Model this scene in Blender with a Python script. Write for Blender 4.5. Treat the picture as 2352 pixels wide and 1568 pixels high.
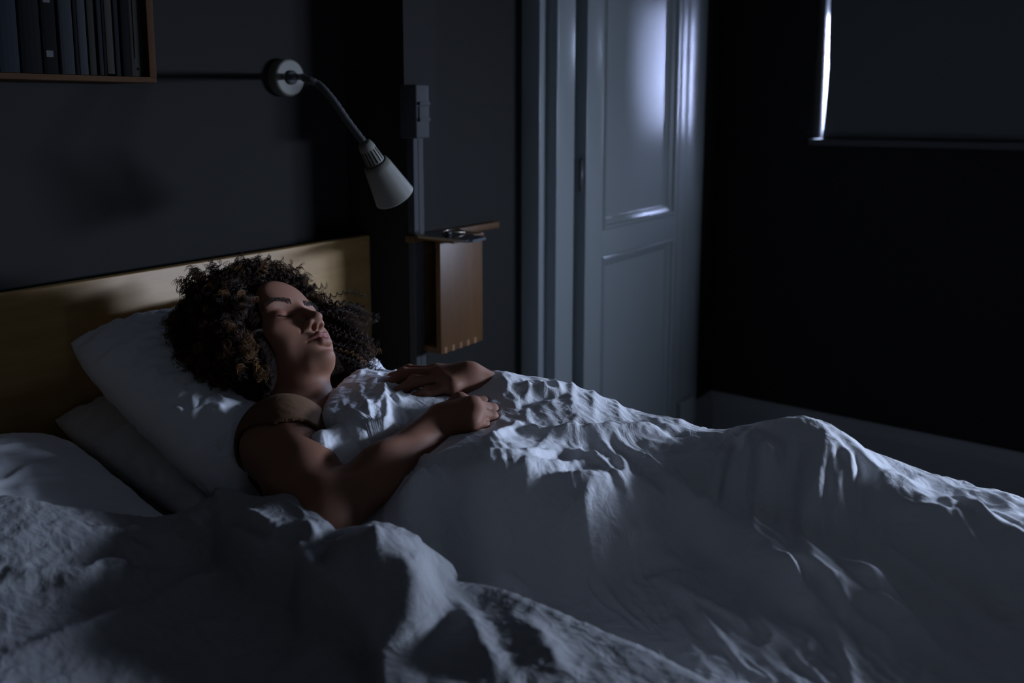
import bpy, bmesh, math, random
import numpy as np
from mathutils import Vector, Matrix
random.seed(7); RNG = np.random.default_rng(7)
sc = bpy.context.scene
for o in list(bpy.data.objects): bpy.data.objects.remove(o)

# ------------------------------------------------------------------ camera
F = 2000.; CX = 1176.; CY = 530.
PITCH = math.atan(280/2000.); YAW = math.atan(1474/math.hypot(280, 2000))
CAM = np.array([0, 0, 1.32])
FW = np.array([math.cos(YAW)*math.cos(PITCH), math.sin(YAW)*math.cos(PITCH), -math.sin(PITCH)])
RT = np.array([math.sin(YAW), -math.cos(YAW), 0.]); UP = np.cross(RT, FW)
def ray(px, py): return FW + RT*(px-CX)/F - UP*(py-CY)/F
def H(px, py, ax, val):                       # point of the sight line on an axis-aligned plane
    r = ray(px, py); return CAM + r*((val-CAM[ax])/r[ax])
def D(px, py, d): return CAM + ray(px, py)*d  # point at a given depth
cd = bpy.data.cameras.new('camera'); cam = bpy.data.objects.new('camera', cd); sc.collection.objects.link(cam)
cam.matrix_world = Matrix(((RT[0], UP[0], -FW[0], CAM[0]), (RT[1], UP[1], -FW[1], CAM[1]), (RT[2], UP[2], -FW[2], CAM[2]), (0, 0, 0, 1)))
cd.sensor_width = 36; cd.lens = 36*F/2352; cd.shift_y = -(784-CY)/2352; cd.clip_start = .05
cd.dof.use_dof = True; cd.dof.focus_distance = 1.36; cd.dof.aperture_fstop = 3.2
sc.camera = cam

# ------------------------------------------------------------------ light
UW = 3.235      # inner face of the window wall
VD = 1.36       # door wall
US = H(930, 300, 1, VD)[0]     # side of the wall step
VW = H(795, 300, 0, US)[1]     # wall behind the headboard
HB = VW-.07     # face of the headboard
FLOOR = 0.0; CEIL = 2.75
SILL = 1.215
wd = bpy.data.worlds.new('dusk'); sc.world = wd; wd.use_nodes = True
bg = wd.node_tree.nodes['Background']; bg.inputs[0].default_value = (.84, .97, 1.0, 1); bg.inputs[1].default_value = .62
def area(name, loc, target, sx, sy, power, col, spread=180):
    l = bpy.data.lights.new(name, 'AREA'); l.shape = 'RECTANGLE'; l.size = sx; l.size_y = sy; l.energy = power; l.color = col
    l.spread = math.radians(spread)
    o = bpy.data.objects.new(name, l); sc.collection.objects.link(o); o.location = loc
    o.rotation_euler = (Vector(target)-Vector(loc)).to_track_quat('-Z', 'Y').to_euler(); return o
# daylight outside: under the added blind of the inferred second window (beyond the right edge of the picture),
# through the gap beside the first blind, plus added fill light through an unseen opening behind the camera
area('daylight_second_window', (UW+.55, -1.65, 1.43), (1.0, .85, 1.0), 1.6, .38, 142, (.60, .72, 1.0), 120)
area('daylight_blind_gap', (UW+.16, .975, 1.45), (1.1, .80, 1.05), .022, .42, 15, (.54, .66, 1.0), 120)
area('daylight_door_side', (UW+.9, .54, 1.52), (2.52, 1.27, .95), .26, .6, 20, (.50, .60, 1.0), 90)
area('rear_fill', (-1.8, -3.9, 2.0), (.6, .6, .7), .5, .9, .6, (.90, .98, 1.0))
sc.view_settings.view_transform = 'Standard'; sc.view_settings.look = 'None'
sc.view_settings.gamma = 1; sc.view_settings.use_curve_mapping = False; sc.view_settings.exposure = 0
try:
    sc.cycles.use_denoising = True; sc.cycles.max_bounces = 6; sc.cycles.sample_clamp_indirect = 2
except Exception: pass

# ------------------------------------------------------------------ materials
def mat(name, col, rough=.6, spec=.5, **k):
    m = bpy.data.materials.new(name); m.use_nodes = True; nt = m.node_tree; b = nt.nodes['Principled BSDF']
    b.inputs['Base Color'].default_value = (*col, 1); b.inputs['Roughness'].default_value = rough
    b.inputs['Specular IOR Level'].default_value = spec
    for a, v in k.items(): b.inputs[a.replace('_', ' ')].default_value = v
    return m
def N(m, t, **p):
    n = m.node_tree.nodes.new(t)
    for a, v in p.items():
        if a in n.inputs: n.inputs[a].default_value = v
        else: setattr(n, a, v)
    return n
def lk(m, a, b): m.node_tree.links.new(a, b)
def bsdf(m): return m.node_tree.nodes['Principled BSDF']
def noise_col(m, c1, c2, scale, stretch=(1, 1, 1), detail=5, coords='Object', rough=.6):
    tc = N(m, 'ShaderNodeTexCoord'); mp = N(m, 'ShaderNodeMapping'); mp.inputs['Scale'].default_value = stretch
    lk(m, tc.outputs[coords], mp.inputs[0]); n = N(m, 'ShaderNodeTexNoise', Scale=scale, Detail=detail, Roughness=rough)
    lk(m, mp.outputs[0], n.inputs['Vector']); r = N(m, 'ShaderNodeValToRGB')
    r.color_ramp.elements[0].color = (*c1, 1); r.color_ramp.elements[1].color = (*c2, 1)
    r.color_ramp.elements[0].position = .3; r.color_ramp.elements[1].position = .7
    lk(m, n.outputs[0], r.inputs[0]); lk(m, r.outputs[0], bsdf(m).inputs['Base Color']); return n
def bump(m, srcs, strength=.3, dist=.001):
    prev = None
    for src, s, d in srcs:
        b = N(m, 'ShaderNodeBump'); b.inputs['Strength'].default_value = s; b.inputs['Distance'].default_value = d
        lk(m, src, b.inputs['Height'])
        if prev: lk(m, prev.outputs[0], b.inputs['Normal'])
        prev = b
    lk(m, prev.outputs[0], bsdf(m).inputs['Normal'])
def noise(m, scale, stretch=(1, 1, 1), detail=4, coords='Object', distort=0, rot=(0, 0, 0), ridged=False):
    tc = N(m, 'ShaderNodeTexCoord'); mp = N(m, 'ShaderNodeMapping'); mp.inputs['Scale'].default_value = stretch
    mp.inputs['Rotation'].default_value = rot
    lk(m, tc.outputs[coords], mp.inputs[0]); n = N(m, 'ShaderNodeTexNoise', Scale=scale, Detail=detail, Distortion=distort)
    if ridged:
        n.noise_type = 'RIDGED_MULTIFRACTAL'
    lk(m, mp.outputs[0], n.inputs['Vector']); return n.outputs[0]

WALL = mat('dark_wall_paint', (.019, .0187, .0172), .75, .12)
bump(WALL, [(noise(WALL, 160), .12, .0006), (noise(WALL, 6), .2, .002)])
FLOORM = mat('dark_floor', (.05, .042, .036), .6); noise_col(FLOORM, (.035, .028, .022), (.07, .055, .042), 6, (1, 12, 1))
CEILM = mat('ceiling_paint', (.5, .5, .5), .9)
GLOSS = mat('glossy_door_paint', (.24, .265, .27), .25, .34)
_n = noise(GLOSS, 9, (1, 1, .12)); bump(GLOSS, [(_n, .25, .0015), (noise(GLOSS, 60, (1, 1, .25)), .08, .0006)])
SKIRT = mat('skirting_paint', (.26, .27, .27), .5, .3); bump(SKIRT, [(noise(SKIRT, 40), .1, .001)])
BLACK = mat('black_gap', (.004, .004, .004), .9, .1)
BLIND = mat('blind_fabric', (.13, .135, .13), .95, .1); bump(BLIND, [(noise(BLIND, 900), .3, .0005)])
def wood(name, c1, c2, stretch, rough=.42):
    m = mat(name, c1, rough, .35); n = noise_col(m, c1, c2, 5, stretch, 8, rough=.65)
    bump(m, [(noise(m, 14, stretch), .08, .001)]); return m
BIRCH = wood('birch_veneer', (.34, .20, .065), (.46, .29, .115), (1.2, 1, 9))
BEECH = wood('beech_panel', (.085, .038, .012), (.125, .060, .022), (9, 9, 1.0))
SHELFW = wood('shelf_wood', (.05, .024, .011), (.075, .038, .018), (1.2, 9, 9), .8)
bsdf(SHELFW).inputs['Specular IOR Level'].default_value = .1
LINEN = mat('white_linen', (.80, .81, .83), .88, .12)
_a = noise(LINEN, 1500, (1, 1, 1), 2); _b = noise(LINEN, 26, (1, 1.0, 1), 5, distort=.9, rot=(0, 0, .5)); _c = noise(LINEN, 75, (1, .55, 1), 4, distort=.6, rot=(0, 0, -.6))
bump(LINEN, [(_b, .65, .008), (_c, .5, .004), (_a, .35, .0003)])
LINEN2 = LINEN.copy(); LINEN2.name = 'shaded_white_linen'; bsdf(LINEN2).inputs['Base Color'].default_value = (.32, .325, .33, 1)  # white linen darkened: shade put into the foreground duvet's colour
PILLOWM = mat('white_pillowcase', (.77, .79, .82), .85, .15)
bump(PILLOWM, [(noise(PILLOWM, 22, (1, 2.2, 1), 4, distort=1.0, rot=(0, 0, .6)), .3, .004), (noise(PILLOWM, 1500), .25, .0003)])
LACEP = mat('embroidered_pillowcase', (.62, .62, .62), .9, .1)
_v = N(LACEP, 'ShaderNodeTexVoronoi', Scale=150.); _t = N(LACEP, 'ShaderNodeTexCoord'); lk(LACEP, _t.outputs['Object'], _v.inputs['Vector'])
bump(LACEP, [(noise(LACEP, 18), .4, .005), (_v.outputs[0], .35, .002)])
SHEET = mat('fitted_sheet', (.50, .50, .49), .9, .1); bump(SHEET, [(noise(SHEET, 12), .3, .005)])
SKIN = mat('brown_skin', (.28, .135, .085), .58, .26, Subsurface_Weight=.12, Subsurface_Scale=.01)
bsdf(SKIN).inputs['Subsurface Radius'].default_value = (1., .35, .2)
_at = N(SKIN, 'ShaderNodeAttribute', attribute_name='tint'); _mx = N(SKIN, 'ShaderNodeMix', data_type='RGBA')
_mx.inputs[6].default_value = (.28, .135, .085, 1); _mx.inputs[7].default_value = (.25, .075, .065, 1)
lk(SKIN, _at.outputs['Fac'], _mx.inputs[0]); lk(SKIN, _mx.outputs[2], bsdf(SKIN).inputs['Base Color'])
bump(SKIN, [(noise(SKIN, 420), .12, .0008), (noise(SKIN, 60), .12, .002)])
TOPM = mat('brown_jersey', (.13, .070, .036), .85, .15); bump(TOPM, [(noise(TOPM, 900), .3, .0005), (noise(TOPM, 30, distort=.8), .5, .004)])
CREAM = mat('cream_plastic', (.16, .155, .125), .5, .35)
DARKMETAL = mat('dark_gooseneck', (.10, .10, .10), .4, .5)
WPLAST = mat('grey_white_plastic', (.058, .060, .062), .6, .12)
PHONEG = mat('phone_glass', (.01, .012, .018), .08, .5)
PHONEM = mat('phone_metal', (.22, .23, .25), .25, .5, Metallic=.9)
BRASS = mat('dull_metal', (.35, .30, .24), .35, .5, Metallic=.8)
HAIRM = mat('curly_brown_hair', (.03, .013, .006), .5, .22)
_at = N(HAIRM, 'ShaderNodeAttribute', attribute_name='shade'); _r = N(HAIRM, 'ShaderNodeValToRGB')
_r.color_ramp.elements[0].color = (.020, .010, .006, 1); _r.color_ramp.elements[1].color = (.26, .12, .035, 1)
_r.color_ramp.elements[0].position = .42
lk(HAIRM, _at.outputs['Fac'], _r.inputs[0]); lk(HAIRM, _r.outputs[0], bsdf(HAIRM).inputs['Base Color'])
HAIRD = mat('dark_underlayer_hair', (.012, .006, .004), .8, .1); bump(HAIRD, [(noise(HAIRD, 90), 1., .01)])
BROWM = mat('eyebrow_hair', (.02, .012, .01), .6, .3)
GLASS = mat('window_glass', (.9, .95, 1), .02, .5)
_g = GLASS.node_tree.nodes; _tr = _g.new('ShaderNodeBsdfTransparent'); _ms = _g.new('ShaderNodeMixShader'); _ms.inputs[0].default_value = .08
_gl = _g.new('ShaderNodeBsdfGlossy'); _gl.inputs['Roughness'].default_value = .02
lk(GLASS, _tr.outputs[0], _ms.inputs[1]); lk(GLASS, _gl.outputs[0], _ms.inputs[2]); lk(GLASS, _ms.outputs[0], _g['Material Output'].inputs[0])
def paper(name, col): 
    m = mat(name, col, .8, .15); bump(m, [(noise(m, 60), .15, .001)]); return m

# ------------------------------------------------------------------ helpers
def link(name, me, m, parent=None, smooth=False):
    if m is not None: me.materials.append(m)
    if smooth: me.polygons.foreach_set('use_smooth', np.ones(len(me.polygons), bool))
    o = bpy.data.objects.new(name, me); sc.collection.objects.link(o)
    if parent is not None: o.parent = parent; o.matrix_parent_inverse = Matrix.Translation(-Vector(parent.location)) if parent.type == 'EMPTY' else Matrix()
    return o
def tag(o, label=None, cat=None, group=None, kind=None):
    if label: o['label'] = label
    if cat: o['category'] = cat
    if group: o['group'] = group
    if kind: o['kind'] = kind
    return o
def thing(name, loc, label, cat, group=None):
    o = bpy.data.objects.new(name, None); o.location = loc; o.empty_display_size = .05; sc.collection.objects.link(o)
    return tag(o, label, cat, group)
def box(bm, a, b):
    x0, y0, z0 = np.minimum(a, b); x1, y1, z1 = np.maximum(a, b)
    v = [bm.verts.new(p) for p in ((x0, y0, z0), (x1, y0, z0), (x1, y1, z0), (x0, y1, z0), (x0, y0, z1), (x1, y0, z1), (x1, y1, z1), (x0, y1, z1))]
    return [bm.faces.new([v[i] for i in f]) for f in ((3, 2, 1, 0), (4, 5, 6, 7), (0, 1, 5, 4), (1, 2, 6, 5), (2, 3, 7, 6), (3, 0, 4, 7))]
def fin(name, bm, m, parent=None, bevel=0, smooth=False, kind=None, seg=2):
    if bevel: bmesh.ops.bevel(bm, geom=[e for e in bm.edges], offset=bevel, segments=seg, affect='EDGES', profile=.6, clamp_overlap=True)
    bmesh.ops.recalc_face_normals(bm, faces=bm.faces)
    me = bpy.data.meshes.new(name); bm.to_mesh(me); bm.free(); o = link(name, me, m, parent, smooth)
    if kind: o['kind'] = kind
    return o
def boxo(name, a, b, m, parent=None, bevel=0, kind=None):
    bm = bmesh.new(); box(bm, a, b); return fin(name, bm, m, parent, bevel, bevel > 0, kind)
def prism(bm, prof, a, b, axis=2):          # extrude a 2-D profile (list of the two other coordinates) from a to b
    def P(p, w): q = list(p); q.insert(axis, w); return bm.verts.new(q)
    A = [P(p, a) for p in prof]; B = [P(p, b) for p in prof]; n = len(prof)
    for i in range(n): bm.faces.new((A[i], A[(i+1) % n], B[(i+1) % n], B[i]))
    bm.faces.new(A); bm.faces.new(B[::-1])
def lathe(bm, prof, seg=40, M=Matrix()):    # profile of (radius, height) about local z
    rings = []
    for r, z in prof:
        if r < 1e-6: rings.append([bm.verts.new(M @ Vector((0, 0, z)))])
        else: rings.append([bm.verts.new(M @ Vector((r*math.cos(2*math.pi*i/seg), r*math.sin(2*math.pi*i/seg), z))) for i in range(seg)])
    for A, B in zip(rings, rings[1:]):
        for i in range(seg):
            j = (i+1) % seg
            if len(A) == 1 and len(B) == 1: continue
            if len(A) == 1: bm.faces.new((A[0], B[j], B[i]))
            elif len(B) == 1: bm.faces.new((A[i], A[j], B[0]))
            else: bm.faces.new((A[i], A[j], B[j], B[i]))
def tube(bm, pts, rad, seg=12, caps=True):
    pts = [Vector(p) for p in pts]; n = len(pts); rad = rad if hasattr(rad, '__len__') else [rad]*n
    t0 = (pts[1]-pts[0]).normalized(); up = t0.orthogonal().normalized(); rings = []
    for i, p in enumerate(pts):
        t = (pts[min(i+1, n-1)]-pts[max(i-1, 0)]).normalized(); up = (up-t*up.dot(t)).normalized(); s = t.cross(up)
        rings.append([bm.verts.new(p+(up*math.cos(2*math.pi*k/seg)+s*math.sin(2*math.pi*k/seg))*rad[i]) for k in range(seg)])
    for A, B in zip(rings, rings[1:]):
        for k in range(seg): bm.faces.new((A[k], A[(k+1) % seg], B[(k+1) % seg], B[k]))
    if caps: bm.faces.new(rings[0][::-1]); bm.faces.new(rings[-1])
def frame_z(d, loc):
    return Matrix.Translation(loc) @ Vector(d).normalized().to_track_quat('Z', 'Y').to_matrix().to_4x4()
def catmull(P, n=8):
    P = [np.array(p, float) for p in P]; P = [2*P[0]-P[1]]+P+[2*P[-1]-P[-2]]; out = []
    for i in range(1, len(P)-2):
        for k in range(n):
            t = k/n; out.append(.5*((2*P[i])+(P[i+1]-P[i-1])*t+(2*P[i-1]-5*P[i]+4*P[i+1]-P[i+2])*t*t+(3*P[i]-P[i-1]-3*P[i+1]+P[i+2])*t**3))
    out.append(P[-2]); return np.array(out)
def npmesh(name, V, Q, m, parent=None, smooth=True):
    me = bpy.data.meshes.new(name); V = np.asarray(V, np.float32); Q = np.asarray(Q, np.int32); k = Q.shape[1]
    me.vertices.add(len(V)); me.vertices.foreach_set('co', V.ravel()); me.loops.add(Q.size); me.loops.foreach_set('vertex_index', Q.ravel())
    me.polygons.add(len(Q)); me.polygons.foreach_set('loop_start', np.arange(0, Q.size, k, dtype=np.int32))
    me.update(calc_edges=True); me.validate(); return link(name, me, m, parent, smooth)
def gridq(nr, nc, off=0, flip=False):
    i = np.arange(nr*nc).reshape(nr, nc)+off
    q = np.stack([i[:-1, :-1], i[:-1, 1:], i[1:, 1:], i[1:, :-1]], -1).reshape(-1, 4); return q[:, ::-1] if flip else q
# gradient noise on numpy arrays
_pm = np.random.default_rng(3).permutation(256); _pm = np.concatenate([_pm, _pm, _pm]); _ga = np.random.default_rng(4).uniform(0, 2*np.pi, 256)
def pn(x, y):
    xi = np.floor(x).astype(int); yi = np.floor(y).astype(int); xf = x-xi; yf = y-yi; u = xf**3*(xf*(xf*6-15)+10); v = yf**3*(yf*(yf*6-15)+10)
    def g(a, b):
        h = _ga[_pm[(_pm[(xi+a) & 255]+(yi+b)) & 255]]; return np.cos(h)*(xf-a)+np.sin(h)*(yf-b)
    return ((g(0, 0)*(1-u)+g(1, 0)*u)*(1-v)+(g(0, 1)*(1-u)+g(1, 1)*u)*v)*1.5
def ridge(x, y, warp=.6, sharp=1.6):
    wx = x+warp*pn(x*.7+11, y*.7); wy = y+warp*pn(x*.7, y*.7+37); return (1-np.clip(np.abs(pn(wx, wy))*2.2, 0, 1))**sharp
def sstep(a, b, x): t = np.clip((x-a)/(b-a), 0, 1); return t*t*(3-2*t)

# ------------------------------------------------------------------ room
def slab(name, a, b, m=WALL): return boxo(name, a, b, m, kind='structure')
slab('floor', (-2.6, -3.6, -.1), (UW+.3, VW+.2, 0), FLOORM)
slab('ceiling', (-2.6, -3.6, CEIL), (UW+.3, VW+.2, CEIL+.1), CEILM)
slab('wall_headboard', (-2.6, VW, 0), (US, VW+.15, CEIL))
du0, du1, dtop = H(1322, 500, 1, VD)[0], H(1553, 500, 1, VD)[0], 2.25
slab('wall_step', (US, VD, 0), (du0, VW+.15, CEIL))
slab('wall_door', (du1, VD, 0), (UW+.3, VW+.15, CEIL))
slab('wall_above_door', (du0, VD, dtop), (du1, VW+.15, CEIL))
slab('wall_behind_door', (du0-.1, VW+.15, 0), (du1+.1, VW+.2, CEIL), BLACK)
slab('wall_left', (-2.75, -3.6, 0), (-2.6, VW+.15, CEIL))
# rear wall with an added opening, unseen, that admits fill light
bm = bmesh.new(); y0, y1 = -3.75, -3.6
for a, b in (((-2.75, y0, 0), (UW+.3, y1, .95)), ((-2.75, y0, 2.3), (UW+.3, y1, CEIL)), ((-2.75, y0, .95), (-2.1, y1, 2.3)), ((-1.5, y0, .95), (UW+.3, y1, 2.3))): box(bm, a, b)
fin('wall_rear', bm, WALL, kind='structure')
# window wall: openings for window_1 (in view) and window_2 (beyond the right edge of the picture)
J1 = H(1884, 200, 0, UW)[1]; W1 = (J1-.70, J1); WT = 2.35; TH = .30
W2 = (-2.35, -.75)
bm = bmesh.new(); x0, x1 = UW, UW+TH
R_ = .12    # soft rounded reveal towards the room
box(bm, (x0, -3.75, 0), (x1, VW, SILL-.02)); box(bm, (x0, -3.75, WT), (x1, VW, CEIL))
box(bm, (x0, W2[1], SILL-.02), (x1, W1[0], WT)); box(bm, (x0, -3.75, SILL-.02), (x1, W2[0], WT))
jl = J1+.004; prof = [(x1, VW), (x0, VW)]
for k in range(9):
    a = math.pi/2*k/8; prof.append((x0+.055*(1-math.cos(a)), jl+R_*(1-math.sin(a))))
prof += [(x1, jl)]
prism(bm, prof, SILL-.02, WT)
fin('wall_window', bm, WALL, kind='structure')
def window(n, W, glass_u):
    t = thing(f'window_{n}', (glass_u, sum(W)/2, SILL), None, None); t['kind'] = 'structure'
    bm = bmesh.new(); w = .045
    for a, b in (((glass_u, W[0], SILL), (glass_u+.05, W[0]+w, WT)), ((glass_u, W[1]-.012, SILL), (glass_u+.05, W[1], WT)), ((glass_u, W[0], SILL), (glass_u+.05, W[1], SILL+.02)),
                 ((glass_u, W[0], WT-w), (glass_u+.05, W[1], WT)), ((glass_u+.005, (W[0]+W[1])/2-.03, SILL), (glass_u+.045, (W[0]+W[1])/2+.03, WT))): box(bm, a, b)
    fin('window_frame', bm, SKIRT, t)
    m = (W[0]+W[1])/2
    boxo('pane', (glass_u+.02, W[0]+.02, SILL+.01), (glass_u+.024, m-.02, WT-.03), GLASS, t)
    boxo('pane', (glass_u+.02, m+.02, SILL+.01), (glass_u+.024, W[1]-.005, WT-.03), GLASS, t)
    return t
w1 = window(1, W1, UW+.20); w2 = window(2, W2, UW+.22)
# window sill: its end reaches a little past the reveal
sv = H(1857, 315, 0, UW-.02)[1]
bm = bmesh.new(); box(bm, (UW-.022, W1[0]-.06, SILL-.026), (UW+.2, sv, SILL-.003)); sl = fin('window_sill', bm, mat('dark_sill', (.06, .06, .062), .5, .3), w1, .002)
bm = bmesh.new(); box(bm, (UW-.022, W2[0]-.06, SILL-.026), (UW+.2, W2[1]+.06, SILL-.003)); fin('window_sill', bm, mat('dark_sill_b', (.06, .06, .062), .5, .3), w2, .002)
boxo('blind_cloth', (UW+.035, W2[0]+.004, SILL+.22), (UW+.037, W2[1]-.004, WT-.04), BLIND, w2)  # unseen blind, added to leave a low gap that shapes the light

# roller blind whose left edge wavers, leaving a lit gap
t = thing('roller_blind', (UW+.03, .4, 1.25), 'dark roller blind pulled down to the sill, daylight leaking past its left edge', 'blind')
edge = [(1925, -420), (1915, -200), (1907, 0), (1904.5, 60), (1903, 120), (1903, 155), (1899.5, 210), (1895, 260), (1892, 295), (1889, 312)]
ub = UW+.035; ez = [H(x, y, 0, ub) for x, y in edge]; zz = np.array([e[2] for e in ez])[::-1]; vv = np.array([e[1] for e in ez])[::-1]
nz, nv = 60, 40; zs = np.linspace(SILL-.006, 2.27, nz); V = []
for side in (0, .0015):
    for z in zs:
        ve = np.interp(z, zz, vv)
        for k in range(nv):
            s = k/(nv-1); v = ve+(W1[0]-.03-ve)*s; V.append((ub+side+.004*math.sin(z*5+s*3)*(1-s), v, z))
q = np.concatenate([gridq(nz, nv), gridq(nz, nv, nz*nv, True)]); npmesh('blind_cloth', V, q, BLIND, t)
bm = bmesh.new(); tube(bm, [(ub+.012, W1[0]-.0, 2.29), (ub+.012, W1[1]-.02, 2.29)], .02, 20); fin('roller', bm, BLIND, t, smooth=True)
boxo('hem_bar', (ub-.004, W1[0]-.02, SILL+.002), (ub+.006, vv[0]-.012, SILL+.02), BLIND, t, .002)

# door with its leaf standing proud of the casing, stepped casings
z500 = 500
def uu(px, vpl): return H(px, z500, 1, vpl)[0]
c1, c2, lf = VD-.055, VD-.082, VD-.092
def casing(name, steps):
    bm = bmesh.new()
    for (a, b, v) in steps: box(bm, (a, VD-.0005, 0), (b, v, dtop+.12))
    return fin(name, bm, GLOSS, None, .0025, True, 'structure')
a0, a1, a2 = uu(1235, c1), uu(1268, c2+.01), uu(1318, c2)
casing('trim_1', [(a0, a0+.012, c1-.004), (a0+.010, a1+.004, c1), (a1, a1+.010, c2-.003), (a1+.008, a2, c2)])
b0, b1, b2, b3 = uu(1556, c2), uu(1575, c2), uu(1592, c1), uu(1612, VD-.03)
casing('trim_2', [(b0, b1, c2), (b1-.002, b2, c2+.006), (b2-.002, b2+.02, c1), (b2+.018, b3, VD-.03)])
bm = bmesh.new(); box(bm, (a0, VD-.0005, dtop), (b3, c2+.005, dtop+.14)); fin('trim_3', bm, GLOSS, None, .003, True, 'structure')
bm = bmesh.new(); box(bm, (uu(1578, c2-.02), VD-.001, 0), (uu(1606, c2-.02)+.01, c2-.02, H(1590, 912, 1, c2-.02)[2])); fin('trim_4', bm, GLOSS, None, .004, True, 'structure')
boxo('trim_5', (du0-.0, VD-.0, 0), (du0+.02, VW, dtop), BLACK, kind='structure'); boxo('trim_6', (du1-.02, VD+.02, 0), (du1, VW, dtop), GLOSS, kind='structure')
t = thing('door_1', (uu(1345, lf), lf, 0), None, None); t['kind'] = 'structure'; t.name = 'door_1'
l0, l1 = uu(1345, lf), uu(1555, lf); dz0, dz1 = .012, dtop-.01; bk = lf+.040
pu0, pu1 = uu(1384, lf), uu(1552, lf)-.012
zr = [H(1470, 497+22, 1, lf)[2], H(1470, 572, 1, lf)[2]]   # lock rail between the panels
up_z0, lo_z1 = H(1550, 493, 1, lf)[2], H(1550, 545, 1, lf)[2]
lo_z0, up_z1 = .22, 2.08
bm = bmesh.new()
box(bm, (l0, lf, dz0), (pu0, bk, dz1)); box(bm, (pu1, lf, dz0), (l1, bk, dz1))
for a, b in ((dz0, lo_z0), (lo_z1, up_z0), (up_z1, dz1)): box(bm, (pu0-.001, lf, a), (pu1+.001, bk, b))
fin('leaf_frame', bm, GLOSS, t, .002, True)
def panel(z0, z1):
    # recessed field ringed by a moulding
    boxo('panel', (pu0-.004, lf+.018, z0-.004), (pu1+.004, lf+.028, z1+.004), GLOSS, t)
    bm = bmesh.new(); steps = [(0, .000), (.006, -.006), (.012, -.004), (.016, .004), (.026, .010), (.034, .017), (.036, .0182)]
    rings = []
    for d, h in steps:
        rings.append([bm.verts.new(p) for p in ((pu0+d, lf+h, z0+d), (pu1-d, lf+h, z0+d), (pu1-d, lf+h, z1-d), (pu0+d, lf+h, z1-d))])
    for A, B in zip(rings, rings[1:]):
        for k in range(4): bm.faces.new((A[k], A[(k+1) % 4], B[(k+1) % 4], B[k]))
    fin('panel_moulding', bm, GLOSS, t)
panel(lo_z0, lo_z1); panel(up_z0, up_z1)
hz = H(1330, 405, 1, lf)[2]
bm = bmesh.new(); tube(bm, [(l0-.008, lf+.012, hz-.045), (l0-.008, lf+.012, hz+.045)], .006, 12); fin('hinge', bm, DARKMETAL, t, smooth=True)
bm = bmesh.new(); tube(bm, [(l0-.008, lf+.012, .25-.045), (l0-.008, lf+.012, .25+.045)], .006, 12); fin('hinge', bm, DARKMETAL, t, smooth=True)

# baseboards
bz = H(1634, 895, 1, VD)[2]
def skirt(name, pts, axis):
    prof = [(0, 0), (-.022, 0), (-.022, bz-.045), (-.019, bz-.03), (-.012, bz-.018), (-.009, bz-.006), (-.003, bz), (0, bz)]
    bm = bmesh.new()
    if axis == 'u': prism(bm, [(VD+p, z) for p, z in prof], pts[0], pts[1], 0)
    else: prism(bm, [(UW+p, z) for p, z in prof], pts[0], pts[1], 1)
    return fin(name, bm, SKIRT, kind='structure')
skirt('baseboard_door', (b3, UW), 'u'); skirt('baseboard_window', (-3.6, VD), 'v')
skirt('baseboard_step', (US, a0), 'u')
boxo('baseboard_left', (-2.6, -3.6, 0), (-2.578, VW, bz), SKIRT, kind='structure')

# surface-mounted switch box and its cable duct beside the wall corner
# (mounted on the narrow side of the wall step, facing the bed)
t = thing('cable_duct', (1.47, 1.34, .3), 'slim pale cable duct running down the wall from the switch box behind the bedside box', 'cable duct')
dv = lambda px, y, v: H(px, y, 1, v)[0]
ca, cb = dv(951, 450, VD-.022), dv(974, 450, VD-.022)
sa = H(930, 260, 1, VD-.045); boxu0 = dv(956, 260, VD-.05)
boxo('duct', (ca, VD-.022, .05), (cb, VD, H(960, 316, 1, VD-.02)[2]), WPLAST, t, .002)
boxo('duct_lid_seam', (ca+.5*(cb-ca)-.001, VD-.0232, .05), (ca+.5*(cb-ca)+.001, VD-.0215, H(960, 320, 1, VD-.02)[2]), WPLAST, t)
t = thing('switch_box', (boxu0, VD, 1.3), 'grey-white surface-mounted wall box at the top of the cable duct, right of the lamp shade', 'switch box')
zt, zb = H(956, 194, 1, VD-.05)[2], H(956, 318, 1, VD-.05)[2]; bu1 = dv(986, 260, VD-.05)
boxo('housing', (boxu0, VD-.05, zb), (bu1, VD, zt), WPLAST, t, .003)
for py in (240, 277):
    z = H(970, py, 1, VD-.052)[2]; boxo('socket_cover', (boxu0+.006, VD-.056, z-.002), (bu1-.003, VD-.049, z+.006), WPLAST, t, .001)
zc = (H(970, 240, 1, VD-.052)[2]+H(970, 277, 1, VD-.052)[2])/2
boxo('rocker', (boxu0+.007, VD-.0535, zc-.018), (bu1-.004, VD-.049, zc+.014), WPLAST, t, .001)

# bedside box on the wall
t = thing('wall_bedside_box', (1.62, 1.2, 1.0), 'small wooden wall-mounted bedside box with an open side slot, between the headboard and the door', 'bedside box')
nb = VD-.001
n0 = H(951, 600, 1, nb)[0]; fv = H(1011, 600, 0, n0)[1]; n1 = H(1108, 600, 1, fv)[0]; zb = H(1011, 815, 1, fv)[2]; ztb = H(1011, 556, 1, fv)[2]; th = .014
nb2 = nb; ft = H(1043, 560, 0, n0)[1]
boxo('front_panel', (n0, fv, zb), (n1, fv+th, ztb), BEECH, t, .001)
boxo('back_panel', (n0, nb2-th, zb), (n1, nb2, ztb), BEECH, t, .001)
boxo('side_panel', (n1-th, fv+th, zb+th), (n1, nb2-th, ztb), BEECH, t, .001)
boxo('bottom_panel', (n0, fv+th, zb), (n1, nb2-th, zb+th), BEECH, t, .001)
top0, top1 = H(930, 540, 1, nb2)[0], H(1130, 545, 1, nb2)[0]
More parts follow.
